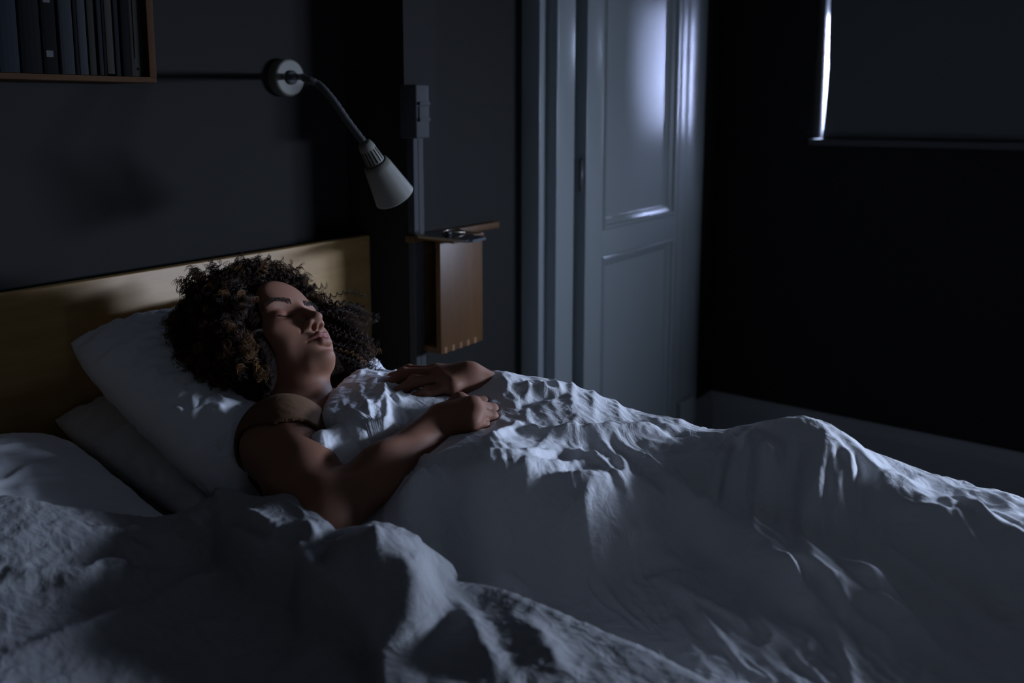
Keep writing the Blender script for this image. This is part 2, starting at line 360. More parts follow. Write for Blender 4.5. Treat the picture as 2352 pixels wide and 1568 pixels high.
boxo('top_panel', (n0-.001, ft, ztb), (H(1112, 555, 1, ft)[0], nb2, ztb+.013), BEECH, t, .0015)
boxo('back_shelf_strip', (top0, nb2-.025, ztb-.004), (top1, nb2, ztb+.012), BEECH, t, .0015)
for k in range(5):
    uj = n0+.012+(n1-n0-.03)*k/4.6; boxo('finger_joint', (uj, fv-.0006, zb), (uj+.009, fv+.002, zb+th), wood(f'joint_{k}', (.22, .11, .05), (.28, .15, .07), (9, 9, 1)), t)
tz = ztb+.014
t = thing('phone', (n0+.05, fv+.05, tz), 'black smartphone with a bright metal rim lying on top of the bedside box', 'phone')
ph = [H(953, 538, 2, tz+.008), H(1088, 551, 2, tz+.008)]
p0, p1 = np.array(ph[0][:2]), np.array(ph[1][:2]); d = (p1-p0); L = np.linalg.norm(d); d /= L; nrm = np.array([-d[1], d[0]]); nrm = nrm if nrm@np.array([1, 1]) > 0 else -nrm
Mx = Matrix(((d[0], nrm[0], 0, p0[0]), (d[1], nrm[1], 0, p0[1]), (0, 0, 1, tz), (0, 0, 0, 1)))
def slabm(name, a, b, m, parent, bev):
    bm = bmesh.new(); box(bm, a, b); bmesh.ops.bevel(bm, geom=[e for e in bm.edges if abs((e.verts[0].co-e.verts[1].co).z) > 1e-4], offset=bev, segments=5, affect='EDGES')
    bmesh.ops.transform(bm, matrix=Mx, verts=bm.verts); return fin(name, bm, m, parent)
Lp = min(L, .150)
slabm('phone_body', (0, 0, 0), (Lp, .070, .0062), PHONEM, t, .01); slabm('screen', (.0015, .0015, .0060), (Lp-.0015, .0685, .0068), PHONEG, t, .009)
c = H(1042, 522, 2, tz+.02); 
t = thing('bracelet', (c[0], c[1], tz+.0085), 'thin dark bangle lying on the phone on top of the bedside box', 'bracelet')
bm = bmesh.new(); R0 = .026
tube(bm, [(c[0]+R0*math.cos(a), c[1]+R0*math.sin(a)*.9, tz+.0104+.002*math.sin(a*2)) for a in np.linspace(0, 2*math.pi, 49)], .0022, 8, False); fin('band', bm, BRASS, t, smooth=True)
bm = bmesh.new(); a = 2.2; lathe(bm, [(0, 0), (.008, 0), (.009, .003), (.008, .006), (0, .0065)], 20, Matrix.Translation((c[0]-R0*.9, c[1]-.004, tz+.0078))); fin('clasp', bm, DARKMETAL, t, smooth=True)

# headboard
ht = H(850, 540, 1, HB)
t = thing('bed', (.68, .4, 0), 'double bed with a flat birch veneer headboard under the white bedding', 'bed')
hu1 = ht[0]
boxo('headboard', (-.22, HB, .12), (hu1, HB+.022, ht[2]), BIRCH, t, .0015)
boxo('headboard_leg', (hu1-.14, HB+.022, 0), (hu1-.08, HB+.045, .8), BIRCH, t, .002)
boxo('headboard_leg', (-.1, HB+.022, 0), (-.04, HB+.045, .8), BIRCH, t, .002)
BZ = .705     # top of the sheet
boxo('side_rail', (1.405, -.62, .28), (1.43, HB, .42), BIRCH, t, .003); boxo('side_rail', (-.17, -.62, .28), (-.145, HB, .42), BIRCH, t, .003)
boxo('foot_rail', (-.17, -.645, .2), (1.43, -.62, .5), BIRCH, t, .003)
for u in (-.16, 1.36):
    for v in (-.6, HB-.06): boxo('leg', (u, v, 0), (u+.05, v+.05, .28), BIRCH, t, .003)
bm = bmesh.new(); box(bm, (-.14, -.6, .3), (1.40, HB-.004, BZ)); bmesh.ops.bevel(bm, geom=list(bm.edges), offset=.045, segments=5, affect='EDGES', profile=.6)
mt = fin('mattress', bm, SHEET, None, smooth=True); tag(mt, 'mattress in a plain fitted sheet showing between the pillows and the foreground duvet', 'mattress')

# ------------------------------------------------------------------ wall lamp
lc = H(668, 178, 1, VW-.028)
t = thing('wall_lamp', (lc[0], VW, lc[2]), 'cream wall lamp with a dark gooseneck and a small cone shade above the headboard', 'lamp')
M = frame_z((0, -1, 0), (lc[0], VW, lc[2]))
bm = bmesh.new(); lathe(bm, [(0, 0), (.040, 0), (.041, .02), (.039, .026), (.036, .028), (0, .028)], 48, M); fin('wall_base', bm, CREAM, t, smooth=False)
bm = bmesh.new(); lathe(bm, [(.0155, .027), (.0155, .033), (.012, .036), (0, .036)], 32, M); fin('base_collar', bm, WPLAST, t)
q = Vector((lc[0]-.024, VW-.028, lc[2])); boxo('base_switch', (q.x-.003, q.y-.004, q.z-.005), (q.x+.003, q.y+.001, q.z+.005), DARKMETAL, t, .001)
ls = D(838, 330, 1.60); tipd = D(905, 449, 1.665)
arm = catmull([(lc[0], VW-.03, lc[2]), (lc[0]+.006, VW-.055, lc[2]+.001), D(700, 180, 1.66), D(733, 195, 1.635), D(765, 230, 1.62), D(800, 280, 1.61), ls], 10)
bm = bmesh.new(); rr = [.0068+.0006*math.sin(i*2.4) for i in range(len(arm))]; tube(bm, arm, rr, 14); fin('gooseneck', bm, DARKMETAL, t, smooth=True)
dd = Vector(tipd)-Vector(ls); M = frame_z(dd, Vector(ls)-dd.normalized()*.004); Lc = dd.length
bm = bmesh.new(); lathe(bm, [(0, 0), (.009, 0), (.0125, .003), (.0150, .012), (.0195, .050), (.0195, .056), (0, .058)], 40, M); nk = fin('lamp_holder', bm, CREAM, t, smooth=True)
for k in range(16):
    a = 2*math.pi*k/16; bm = bmesh.new(); r0, r1 = .0150, .0184
    tube(bm, [M @ Vector((r0*math.cos(a)*1.0, r0*math.sin(a), .016)), M @ Vector((r1*math.cos(a), r1*math.sin(a), .042))], .0013, 6); fin('vent_slot', bm, BLACK, nk)
bm = bmesh.new(); s0 = .046; lathe(bm, [(.0215, s0), (.0235, s0+.001), (.0265, s0+.012), (.0385, Lc+.004), (.0390, Lc+.006), (.0375, Lc+.006), (.025, s0+.014), (.020, s0+.004)], 56, M); fin('lamp_shade', bm, CREAM, t, smooth=True)
bm = bmesh.new(); lathe(bm, [(.010, s0), (.012, s0+.02), (.019, s0+.04), (.014, s0+.055), (0, s0+.06)], 24, M); fin('bulb', bm, mat('bulb_glass', (.5, .5, .48), .2), t, smooth=True)

# ------------------------------------------------------------------ bookshelf, top left
vf = 1.40
s1 = H(361, 190, 1, vf); szb = s1[2]; su1 = s1[0]; szt = H(340, 177, 1, vf)[2]; stop = szb+.42
t = thing('wall_bookshelf', (.4, VW, szb), 'wooden wall-mounted box shelf full of books at the top left', 'shelf')
boxo('bottom_board', (-.15, vf, szb), (su1, VW, szt), SHELFW, t, .001); boxo('side_board', (su1-.013, vf, szt), (su1, VW, stop), SHELFW, t, .001)
boxo('top_board', (-.15, vf, stop), (su1, VW, stop+.014), SHELFW, t, .001); boxo('side_board', (-.163, vf, szb), (-.15, VW, stop+.014), SHELFW, t, .001)
boxo('back_board', (-.15, VW-.004, szt), (su1-.013, VW, stop), SHELFW, t)
vs = vf+.012
books = [(-60, -2, (.05, .06, .09), .30, 'blue-black book partly cut by the left edge of the picture'), (0, 51, (.16, .20, .25), .29, 'wide grey-blue book with a soft worn cover at the left end of the shelf'),
 (52, 104, (.022, .022, .024), .30, 'broad plain black book right of the grey-blue one'), (105, 142, (.018, .018, .019), .30, 'black book with faint lettering down its spine'),
 (143, 176, (.30, .33, .36), .28, 'thick light grey book right of the black books'), (177, 186, (.05, .028, .025), .27, 'thin dark reddish book beside the thick light grey one'),
 (187, 208, (.42, .46, .50), .30, 'pale bluish book with a rounded spine'), (211, 229, (.34, .31, .24), .27, 'beige book with dark edges right of the rounded pale spine'),
 (230, 241, (.16, .17, .18), .29, 'thin grey book between the beige and the black spine'), (242, 249, (.02, .02, .024), .28, 'very thin black book left of the cream one'),
 (250, 268, (.50, .47, .36), .31, 'cream narrow book standing slightly raised'), (271, 283, (.13, .14, .17), .29, 'thin slate book right of the cream one'),
 (284, 303, (.012, .012, .012), .30, 'plain black book left of the widest beige one'), (304, 342, (.46, .44, .36), .31, 'wide beige book with a thin line and a dot on its spine'),
 (343, 351, (.04, .025, .035), .27, 'thin dark purple book against the right side board')]
for k, (xa, xb, col, h, lab) in enumerate(books):
    ua, ub_ = H(xa, 172, 1, vs)[0]+.0006, H(xb, 172, 1, vs)[0]-.0006
    if k == 0: ua, ub_ = H(-60, 172, 1, vs)[0], H(-2, 172, 1, vs)[0]
    dep = .14+.02*((k*7) % 5)/4; z0 = szt+.0012+(.003 if lab.startswith('cream') else 0); v0 = vs+.004*((k*5) % 4)/3
    bt = thing('book', ((ua+ub_)/2, v0+dep/2, z0), lab, 'book', 'books standing on the wall shelf')
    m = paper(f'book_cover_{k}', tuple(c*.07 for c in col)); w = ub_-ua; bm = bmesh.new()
    # rounded spine, two boards
    n = 6; R = w/2; prof = [(ua+w*(.5-.5*math.cos(math.pi*i/n)), v0+.10*w*(1-math.sin(math.pi*i/n))) for i in range(n+1)]
    tw = min(.0016, w*.2)
    prof2 = prof+[(ub_, v0+dep), (ub_-tw, v0+dep), (ub_-tw, v0+.006), (ua+tw, v0+.006), (ua+tw, v0+dep), (ua, v0+dep)]
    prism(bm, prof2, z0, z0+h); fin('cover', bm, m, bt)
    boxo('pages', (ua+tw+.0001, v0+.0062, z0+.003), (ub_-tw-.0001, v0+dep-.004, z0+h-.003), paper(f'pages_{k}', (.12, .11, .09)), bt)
    if 'dot' in lab:
        boxo('spine_line', (ua+w*.22, v0-.0004, z0+.03), (ua+w*.25, v0+.004, z0+h), BLACK, bt)
        bm = bmesh.new(); lathe(bm, [(0, 0), (.0022, 0), (.0022, .001), (0, .001)], 16, frame_z((0, -1, 0), (ua+w*.38, v0+.0004, z0+.0125))); fin('spine_dot', bm, BLACK, bt)
    if 'lettering' in lab:
        lm = mat('faint_lettering', (.045, .045, .047), .7)
        for j in range(9):
            zz_ = z0+.026+.021*j
            if j in (1, 2, 3): continue
            boxo('letter_mark', (ua+w*.2, v0-.0003, zz_), (ua+w*(.65+.1*(j % 2)), v0+.002, zz_+.010), lm, bt)

# ------------------------------------------------------------------ signed-distance modelling and surface nets
def cone(a, b, ra, rb, k=.012, op='u'):
    a = np.array(a, float); b = np.array(b, float); ba = b-a; L2 = max(ba@ba, 1e-12)
    def f(p):
        h = np.clip(((p-a)@ba)/L2, 0, 1); return np.linalg.norm(p-a-h[:, None]*ba, axis=1)-(ra+(rb-ra)*h)
    return (f, k, op)
def ell(c, r, R=None, k=.012, op='u'):
    c = np.array(c, float); r = np.array(r, float)
    def f(p):
        q = p-c
        if R is not None: q = q@R
        k0 = np.linalg.norm(q/r, axis=1); k1 = np.linalg.norm(q/(r*r), axis=1)+1e-9; return k0*(k0-1)/k1
    return (f, k, op)
def evalp(prims, p):
    d = np.full(len(p), 1.0)
    for f, k, op in prims:
        e = f(p)
        if op == 'u':
            h = np.clip(.5+.5*(d-e)/k, 0, 1); d = d*(1-h)+e*h-k*h*(1-h)
        else:
            h = np.clip(.5-.5*(d+e)/k, 0, 1); d = d*(1-h)-e*h+k*h*(1-h)
    return d
def surface(prims, lo, hi, h, nb=16, fin_=None):
    lo = np.array(lo); dims = np.ceil((np.array(hi)-lo)/(h*nb)).astype(int); g = np.arange(nb+1)
    gg = np.stack(np.meshgrid(g, g, g, indexing='ij'), -1).reshape(-1, 3)
    rad = h*nb*.5*math.sqrt(3); S = (dims*nb+2).astype(np.int64); keys = []; pos = []; quads = []
    corners = np.array([(i, j, k) for i in (0, 1) for j in (0, 1) for k in (0, 1)])
    edges = [(a, b) for a in range(8) for b in range(a+1, 8) if abs(corners[a]-corners[b]).sum() == 1]
    cs = np.stack(np.meshgrid(*[np.arange(n) for n in dims], indexing='ij'), -1).reshape(-1, 3)
    cc = lo+(cs+.5)*h*nb; vals = np.stack([f(cc) for f, k, op in prims], 1)
    for ci in range(len(cs)):
        sel = [i for i, (f, k, op) in enumerate(prims) if vals[ci, i] < rad*1.15+k+.02]
        if not sel or all(prims[i][2] != 'u' for i in sel): continue
        sub = [prims[i] for i in sel]; base = cs[ci]*nb; p = lo+(gg+base)*h; d = evalp(sub, p)
        if fin_: d = fin_(d, p)
        if d.min() > 0 or d.max() < 0: continue
        G = d.reshape(nb+1, nb+1, nb+1); C8 = np.stack([G[i:nb+i, j:nb+j, k:nb+k] for i, j, k in corners], -1).reshape(-1, 8)
        neg = C8 < 0; act = np.where(neg.any(1) & ~neg.all(1))[0]
        if not len(act): continue
        Cv = C8[act]; acc = np.zeros((len(act), 3)); cnt = np.zeros(len(act))
        for a, b in edges:
            da, db = Cv[:, a], Cv[:, b]; m = (da < 0) != (db < 0); t = np.where(m, da/np.where(m, da-db, 1), 0)
            acc += m[:, None]*(corners[a]+(corners[b]-corners[a])*t[:, None]); cnt += m
        ijk = np.stack(np.unravel_index(act, (nb, nb, nb)), -1)+base
        pos.append(lo+(ijk+acc/cnt[:, None])*h); key = lambda q: (q[:, 0]*S[1]+q[:, 1])*S[2]+q[:, 2]; keys.append(key(ijk))
        o = Cv[:, 0] < 0
        for ax in range(3):
            e = [(1, 0, 0), (0, 1, 0), (0, 0, 1)][ax]; ci1 = [i for i in range(8) if tuple(corners[i]) == e][0]; n1 = Cv[:, ci1] < 0
            m = o != n1; q = ijk[m]
            if not len(q): continue
            b1, b2 = [np.array(x) for x in ([(0, 1, 0), (0, 0, 1)], [(0, 0, 1), (1, 0, 0)], [(1, 0, 0), (0, 1, 0)])[ax]]
            Q = np.stack([key(q), key(q-b1), key(q-b1-b2), key(q-b2)], 1); fl = n1[m]; Q[fl] = Q[fl][:, ::-1]; quads.append(Q)
    K = np.concatenate(keys); P = np.concatenate(pos); Q = np.concatenate(quads); od = np.argsort(K); K = K[od]; P = P[od]
    ix = np.searchsorted(K, Q); ix = np.clip(ix, 0, len(K)-1); ok = (K[ix] == Q).all(1); return P, ix[ok]

# ------------------------------------------------------------------ the sleeper
def rotm(a, b, c):
    Rz = np.array([[math.cos(a), -math.sin(a), 0], [math.sin(a), math.cos(a), 0], [0, 0, 1]]); Rx = np.array([[1, 0, 0], [0, math.cos(b), -math.sin(b)], [0, math.sin(b), math.cos(b)]])
    Ry = np.array([[math.cos(c), 0, math.sin(c)], [0, 1, 0], [-math.sin(c), 0, math.cos(c)]]); return Rz@Rx@Ry
RH = rotm(3.56, .873, -.458); TH_ = D(622, 796, 1.43)
def hl(x, y, z): return TH_+RH@(np.array([x, y, z])/100)          # head-local centimetres to world
def he(c, r, k=1.2, op='u', R=None): return ell(hl(*c), np.array(r)/100, RH if R is None else RH@R, k/100, op)
def hc(a, b, ra, rb, k=.8, op='u'): return cone(hl(*a), hl(*b), ra/100, rb/100, k/100, op)
def rx(a): a = math.radians(a); return np.array([[1, 0, 0], [0, math.cos(a), -math.sin(a)], [0, math.sin(a), math.cos(a)]])
def rz(a): a = math.radians(a); return np.array([[math.cos(a), -math.sin(a), 0], [math.sin(a), math.cos(a), 0], [0, 0, 1]])
NECKB = np.array([.868, 1.035, .800])
head = [he((0, -1.2, 3.6), (7.3, 9.2, 7.9)), he((0, 1.9, -.8), (6.7, 6.6, 7.4), 2.0), he((0, 3.2, -5.2), (5.2, 4.9, 5.4), 2.0)]
for s in (1, -1):
    head += [hc((s*5.3, -.2, -5.4), (s*1.9, 5.6, -9.4), 1.3, 1.3, 2.2), he((s*4.3, 5.2, -2.9), (2.3, 1.9, 1.9), 2.0), he((s*3.3, 4.9, -5.4), (2.2, 2.3, 2.2), 1.8),
             he((s*3.2, 7.05, 1.75), (2.7, 1.0, .75), 1.3)]
head += [he((0, 7.1, 4.2), (4.6, 1.6, 3.2), 2.0), he((0, 7.2, -9.6), (1.75, 1.75, 1.45), 1.8), he((0, 6.5, -6.9), (2.9, 2.25, 2.6), 1.6)]
for s in (1, -1): head += [he((s*3.35, 8.9, -.35), (1.75, 1.35, 1.15), 1.1, 's'), he((s*3.4, 6.4, -.35), (1.5, 1.4, 1.25), .45)]
# nose
head += [hc((0, 7.9, .9), (0, 9.75, -2.8), .70, .78, .9), he((0, 10.15, -3.55), (1.0, .95, .85), .7), hc((0, 9.8, -4.15), (0, 8.6, -4.95), .42, .42, .35)]
for s in (1, -1): head += [he((s*1.28, 8.85, -4.1), (.62, 1.15, .70), .75), he((s*.72, 9.35, -4.85), (.42, .80, .55), .16, 's', rz(-s*18)), hc((s*2.0, 8.3, -4.0), (s*3.0, 7.3, -6.1), .05, .05, .5, 's')]
# lips: upper, lower, the closing line between and the furrow under the lower lip
head += [he((0, 9.3, -8.75), (1.6, .75, .45), 1.0, 's')]
for s in (1, -1):
    head += [hc((s*2.45, 7.7, -7.0), (s*.75, 9.2, -6.42), .22, .52, .35), hc((s*.75, 9.2, -6.45), (0, 9.25, -6.58), .50, .48, .25), hc((s*2.25, 7.75, -7.3), (s*.7, 8.95, -7.78), .24, .60, .4), hc((s*.7, 8.95, -7.78), (0, 9.05, -7.8), .60, .60, .3)]
head += [he((0, 9.35, -5.75), (.3, .35, .5), .35, 's')]
for s in (1, -1):
    head += [hc((0, 9.78, -7.06), (s*1.3, 9.25, -7.05), .07, .06, .16, 's'), hc((s*1.3, 9.25, -7.05), (s*2.65, 8.0, -7.12), .06, .16, .2, 's')]
    # closed lid line curved downwards
    pts = [(s*1.8, 7.4, -.72), (s*2.65, 7.83, -1.05), (s*3.55, 7.85, -1.15), (s*4.6, 7.2, -.90)]
    for a, b in zip(pts, pts[1:]): head.append(hc(a, b, .05, .05, .16, 's'))
    head += [he((s*7.3, -.6, -1.6), (.7, 1.6, 2.9), .6), he((s*7.9, -.3, -1.3), (.35, .9, 1.9), .3, 's')]
nk0 = hl(0, -1.6, -6.5)
neck = [cone(nk0, NECKB, .052, .057, .03), cone(hl(0, 2.2, -9.5), NECKB+np.array([.0, -.030, .018]), .024, .032, .025)]
for s in (1, -1): neck.append(cone(hl(s*4.6, -2.5, -6.5), NECKB+np.array([-s*.02, -.05, .032]), .016, .013, .02))
NAX = NECKB-nk0; NAX /= np.linalg.norm(NAX); NFR = RH[:, 1]-NAX*(RH[:, 1]@NAX); NFR /= np.linalg.norm(NFR); NSD = np.cross(NAX, NFR)
for tq_, r in ((.050, .060), (.066, .062)):        # creases across the front of the neck
    pa = [nk0+NAX*(tq_+.004*math.cos(a*2))+(NFR*math.cos(a)+NSD*math.sin(a))*r for a in np.linspace(-1.3, 1.3, 9)]
    for a, b in zip(pa, pa[1:]): neck.append(cone(a, b, .0030, .0030, .005, 's'))
SR = D(646, 1016, 1.262); SL = np.array([1.05, 1.06, .795])
EL = D(748, 1190, 1.085); FM = D(880, 1083, 1.165); WR = D(1012, 972, 1.262)
torso = [cone(NECKB, (.885, .92, .752), .070, .070, .05), cone((.820, .955, .765), (.985, .62, .762), .074, .072, .05), cone((.955, .97, .765), (1.135, .62, .765), .078, .078, .05),
         cone(NECKB+np.array([-.02, .0, -.005]), SR+np.array([.014, .006, .002]), .046, .048, .035), cone(NECKB+np.array([.02, .0, -.01]), SL, .046, .05, .04),
         ell((1.06, .66, .765), (.13, .12, .078), k=.04)]
arm_r = [cone(SR, EL+(SR-EL)*.45, .058, .046, .03), cone(EL+(SR-EL)*.45, EL, .046, .033, .03), cone(EL, FM, .0325, .0325, .03), cone(FM, WR, .0320, .0250, .03)]
def hand(wrist, mcps, fingers, k=.010, wr=.024, rm=.0125):
    out = []
    for i, m in enumerate(mcps):
        w = wrist+(np.array(mcps[-1])-np.array(mcps[0]))*(-.28+.56*i/(len(mcps)-1))*.55
        out.append(cone(w, m, wr*.62, rm, .014)); out.append(ell(m, (.0118, .0118, .0112), k=.006))
    out.append(cone(wrist, np.mean(mcps, 0)-np.array([0, 0, .006]), wr*.85, .017, .015))
    fz = []
    for ch, r in fingers:
        for j, (a, b) in enumerate(zip(ch, ch[1:])):
            fz.append(cone(a, b, r*(1-.10*j), r*(1-.10*(j+1)), .0035)); 
            if j: fz.append(ell(a, (r*1.06*(1-.1*j),)*3, k=.004))
    return out, fz
# right hand: back to the camera, fingers closing on the duvet
mc = [D(1056, 921, 1.292), D(1086, 930, 1.272), D(1092, 949, 1.252), D(1083, 969, 1.238)]
pip = [D(1108, 924, 1.322), D(1130, 940, 1.298), D(1130, 957, 1.274), D(1112, 977, 1.255)]
fr = []
for m, p_, r in zip(mc, pip, (.0098, .0100, .0095, .0085)):
    dv_ = (p_-m)/np.linalg.norm(p_-m); p1 = p_; p2 = p1+dv_*.008+np.array([.006, 0, -.022]); p3 = p2-dv_*.012+np.array([0, 0, -.012]); fr.append(([m, p1, p2, p3], r))
th = D(1035, 935, 1.30); fr.append(([WR+np.array([.016, -.012, -.008]), th+np.array([.01, 0, -.012]), th+np.array([.02, -.03, -.022]), th+np.array([.022, -.05, -.028])], .0115))
hr, fr_ = hand(WR+(mc[1]-WR)*.10, mc, fr, wr=.025, rm=.0135)
# left hand: comes from under the duvet, back up, fingers towards the head
WL = D(1086, 868, 1.385); EL2 = np.array([1.20, .70, .757])
mcl = [D(1002, 854, 1.405), D(1008, 860, 1.383), D(1020, 873, 1.362), D(1038, 886, 1.345)]
WL = D(1080, 872, 1.382)
fl = [([mcl[0], D(938, 850, 1.425), D(900, 868, 1.432), D(884, 886, 1.435)], .0100), ([mcl[1], D(926, 858, 1.393), D(891, 886, 1.390), D(881, 905, 1.388)], .0108),
      ([mcl[2], D(951, 876, 1.362), D(914, 902, 1.358), D(900, 916, 1.360)], .0108), ([mcl[3], D(984, 899, 1.340), D(956, 913, 1.340), D(942, 924, 1.345)], .0095),
      ([WL+np.array([.02, .0, -.01]), D(1028, 862, 1.45), D(988, 872, 1.455), D(963, 880, 1.455)], .0105)]
hlft, fl_ = hand(WL+(mcl[1]-WL)*.12, mcl, fl, wr=.027, rm=.0145)
arm_l = [cone(SL, EL2, .048, .038, .03), cone(EL2, (EL2+WL)/2, .037, .034, .02), cone((EL2+WL)/2, WL, .034, .0275, .02)]
upper = torso+neck[:2]+arm_r+arm_l+neck[2:]+hr+hlft+fr_+fl_
KN = np.array([1.035, .27, .868])
LEGS = [((1.03, .55, .765), (1.125, .335, .805), .070, .050), ((1.125, .335, .805), (1.15, -.06, .765), .048, .034), ((1.15, -.06, .765), (1.15, -.15, .815), .030, .018),
        ((1.165, .54, .765), (1.255, .25, .768), .070, .048), ((1.255, .25, .768), (1.25, -.14, .752), .046, .032), ((1.25, -.14, .752), (1.255, -.22, .80), .030, .018)]
lower = [ell((1.095, .57, .765), (.145, .12, .080), k=.04)]+[cone(a_, b_, r0, r1, .03) for a_, b_, r0, r1 in LEGS]
upper = upper[:len(torso)]+upper[len(torso):]
ALLP = head+neck+torso+arm_r+arm_l+hr+hlft+fr_+fl_
hp, hq = surface(ALLP, TH_-.17, TH_+.17, .0018)
# keep the finely sampled head, cut the neck where the coarser body takes over
HN = RH[:, 2]; cutp = hl(0, 0, -12.2)
def trim(P, Q, keep):
    k = keep(P); Q = Q[k[Q].all(1)]; u, inv = np.unique(Q, return_inverse=True); return P[u], inv.reshape(Q.shape)
hp, hq = trim(hp, hq, lambda p: (p-cutp)@HN > -.004)
upp, upq = surface(ALLP, (.60, .50, .66), (1.36, 1.24, 1.0), .0024)
upp, upq = trim(upp, upq, lambda p: ((p-cutp)@HN < .002) & (p[:, 1] > .545))
lop, loq = surface(lower+torso, (.70, -.36, .66), (1.26, .62, .96), .005)
lop, loq = trim(lop, loq, lambda p: p[:, 1] < .55)
P = np.concatenate([hp, upp, lop]); Q = np.concatenate([hq, upq+len(hp), loq+len(hp)+len(upp)])
woman = thing('person', (.9, .9, BZ), 'person with big curly brown hair asleep on their back, hands resting on the white duvet', 'person')
body = npmesh('body', P, Q, SKIN, woman)
L = ((P-TH_)@RH)*100; tint = np.zeros(len(P), np.float32)
lx, ly, lz = L[:, 0], L[:, 1], L[:, 2]
up_b = -6.15-.05*np.abs(lx)-.25*np.clip(np.abs(lx)-.6, 0, 3)+.12*np.exp(-(np.abs(lx)-.6)**2/.1)-.0; lo_b = -8.2+.20*lx**2
tint = (sstep(0, .18, up_b-lz)*sstep(0, .25, lz-lo_b)*sstep(2.55, 2.2, np.abs(lx))*(ly > 7.2)*.75).astype(np.float32)
tint += (.5*np.exp(-((np.abs(lx)-3.1)**2/3.0+(lz+.6)**2/1.2))*(ly > 6)).astype(np.float32)
a = body.data.attributes.new('tint', 'FLOAT', 'POINT'); a.data.foreach_set('value', np.clip(tint, 0, 1))
# brows and lashes: short strands
def strands(name, polys, rad, m, parent):
    V = []; Fq = []; n = 4
    for pts in polys:
        pts = np.asarray(pts); t = np.gradient(pts, axis=0); t /= np.linalg.norm(t, axis=1)[:, None]+1e-9
        a = np.cross(t, RT); a /= np.linalg.norm(a, axis=1)[:, None]+1e-9; b = np.cross(t, a); r = rad*np.linspace(1, .35, len(pts))[:, None]; o = len(V)*0+sum(len(v) for v in V)
        V.append(np.concatenate([pts+r*(a*math.cos(q)+b*math.sin(q)) for q in (0, 2.09, 4.19)])); k = len(pts)
        for s in range(3):
            i0 = o+s*k; i1 = o+((s+1) % 3)*k; idx = np.arange(k-1); Fq.append(np.stack([i0+idx, i0+idx+1, i1+idx+1, i1+idx], 1))
    return npmesh(name, np.concatenate(V), np.concatenate(Fq), m, parent)
def snap(pt, dirn, prims=None, start=.03):
    o = pt+dirn*start; tt = 0
    for _ in range(60):
        d = evalp(head, (o-dirn*tt)[None])[0]
        if d < .0002: break
        tt += d*.8
    return o-dirn*tt
fwd = RH[:, 1]
for s, nm in ((1, 'eyebrow'), (-1, 'eyebrow')):
    pl = []
    for i in range(230):
        q = RNG.random(); x = 1.35+q*4.1; z = 1.25+.85*math.sin(min(q*1.5, 1.57))-1.25*max(q-.58, 0)**1.2*1.9; wd_ = .50*(1-.72*q)+.10; z += (RNG.random()-.5)*wd_*1.5
        pt = snap(hl(s*x, 7, z), RH@(np.array([s*.35*q, 1, 0])/np.linalg.norm([.35*q, 1, 0])))
        dr = RH@np.array([s*(.45+.5*q), .16, .75*(1-q)-.15]); dr /= np.linalg.norm(dr); pl.append([pt-fwd*.0003, pt+dr*.0022+fwd*.0006, pt+dr*.0048+fwd*.0006])
    strands(nm, pl, .00030, BROWM, woman)
    pl = []
    for i in range(60):
        q = i/59; x = 1.85+2.8*q; z = -.72-.45*math.sin(math.pi*min(q*1.05, 1)); pt = snap(hl(s*x, 7, z), RH@np.array([0, 1, 0]))
        dr = RH@np.array([s*(.5*(q-.3)), .75, -.62]); dr /= np.linalg.norm(dr); pl.append([pt-fwd*.0006, pt+dr*.003, pt+dr*.0062+RH[:, 2]*.0008])
    strands('eyelashes', pl, .00022, BROWM, woman)
# fingernails that can be seen on the left hand
# ------------------------------------------------------------------ sleeveless top
WA = -.35*RT-.25*UP-.9*FW; WA /= np.linalg.norm(WA)
def topf(d, p):
    sh = np.abs(d-.0045)-.0022                                   # cloth shell around the torso
    nl = (p-(NECKB+np.array([.005, .010, .040]))); neckline = .082-np.linalg.norm(nl*np.array([.95, 1.0, .8]), axis=1)
    q = p-SR; arm = np.minimum(q@WA-.042, .115-np.linalg.norm(q, axis=1)); dt = evalp(torso, p); far = dt-.034
    q2 = p-SL; arm2 = .062-np.linalg.norm(q2, axis=1); low = .66-p[:, 1]
    return np.max([sh, neckline, arm, far, arm2, low], 0)
tp, tq = surface(torso+arm_r[:1]+neck[:2]+arm_l[:1], (.62, .64, .66), (1.20, 1.18, .92), .0022, fin_=topf)
npmesh('sleeveless_top', tp, tq, TOPM, woman)

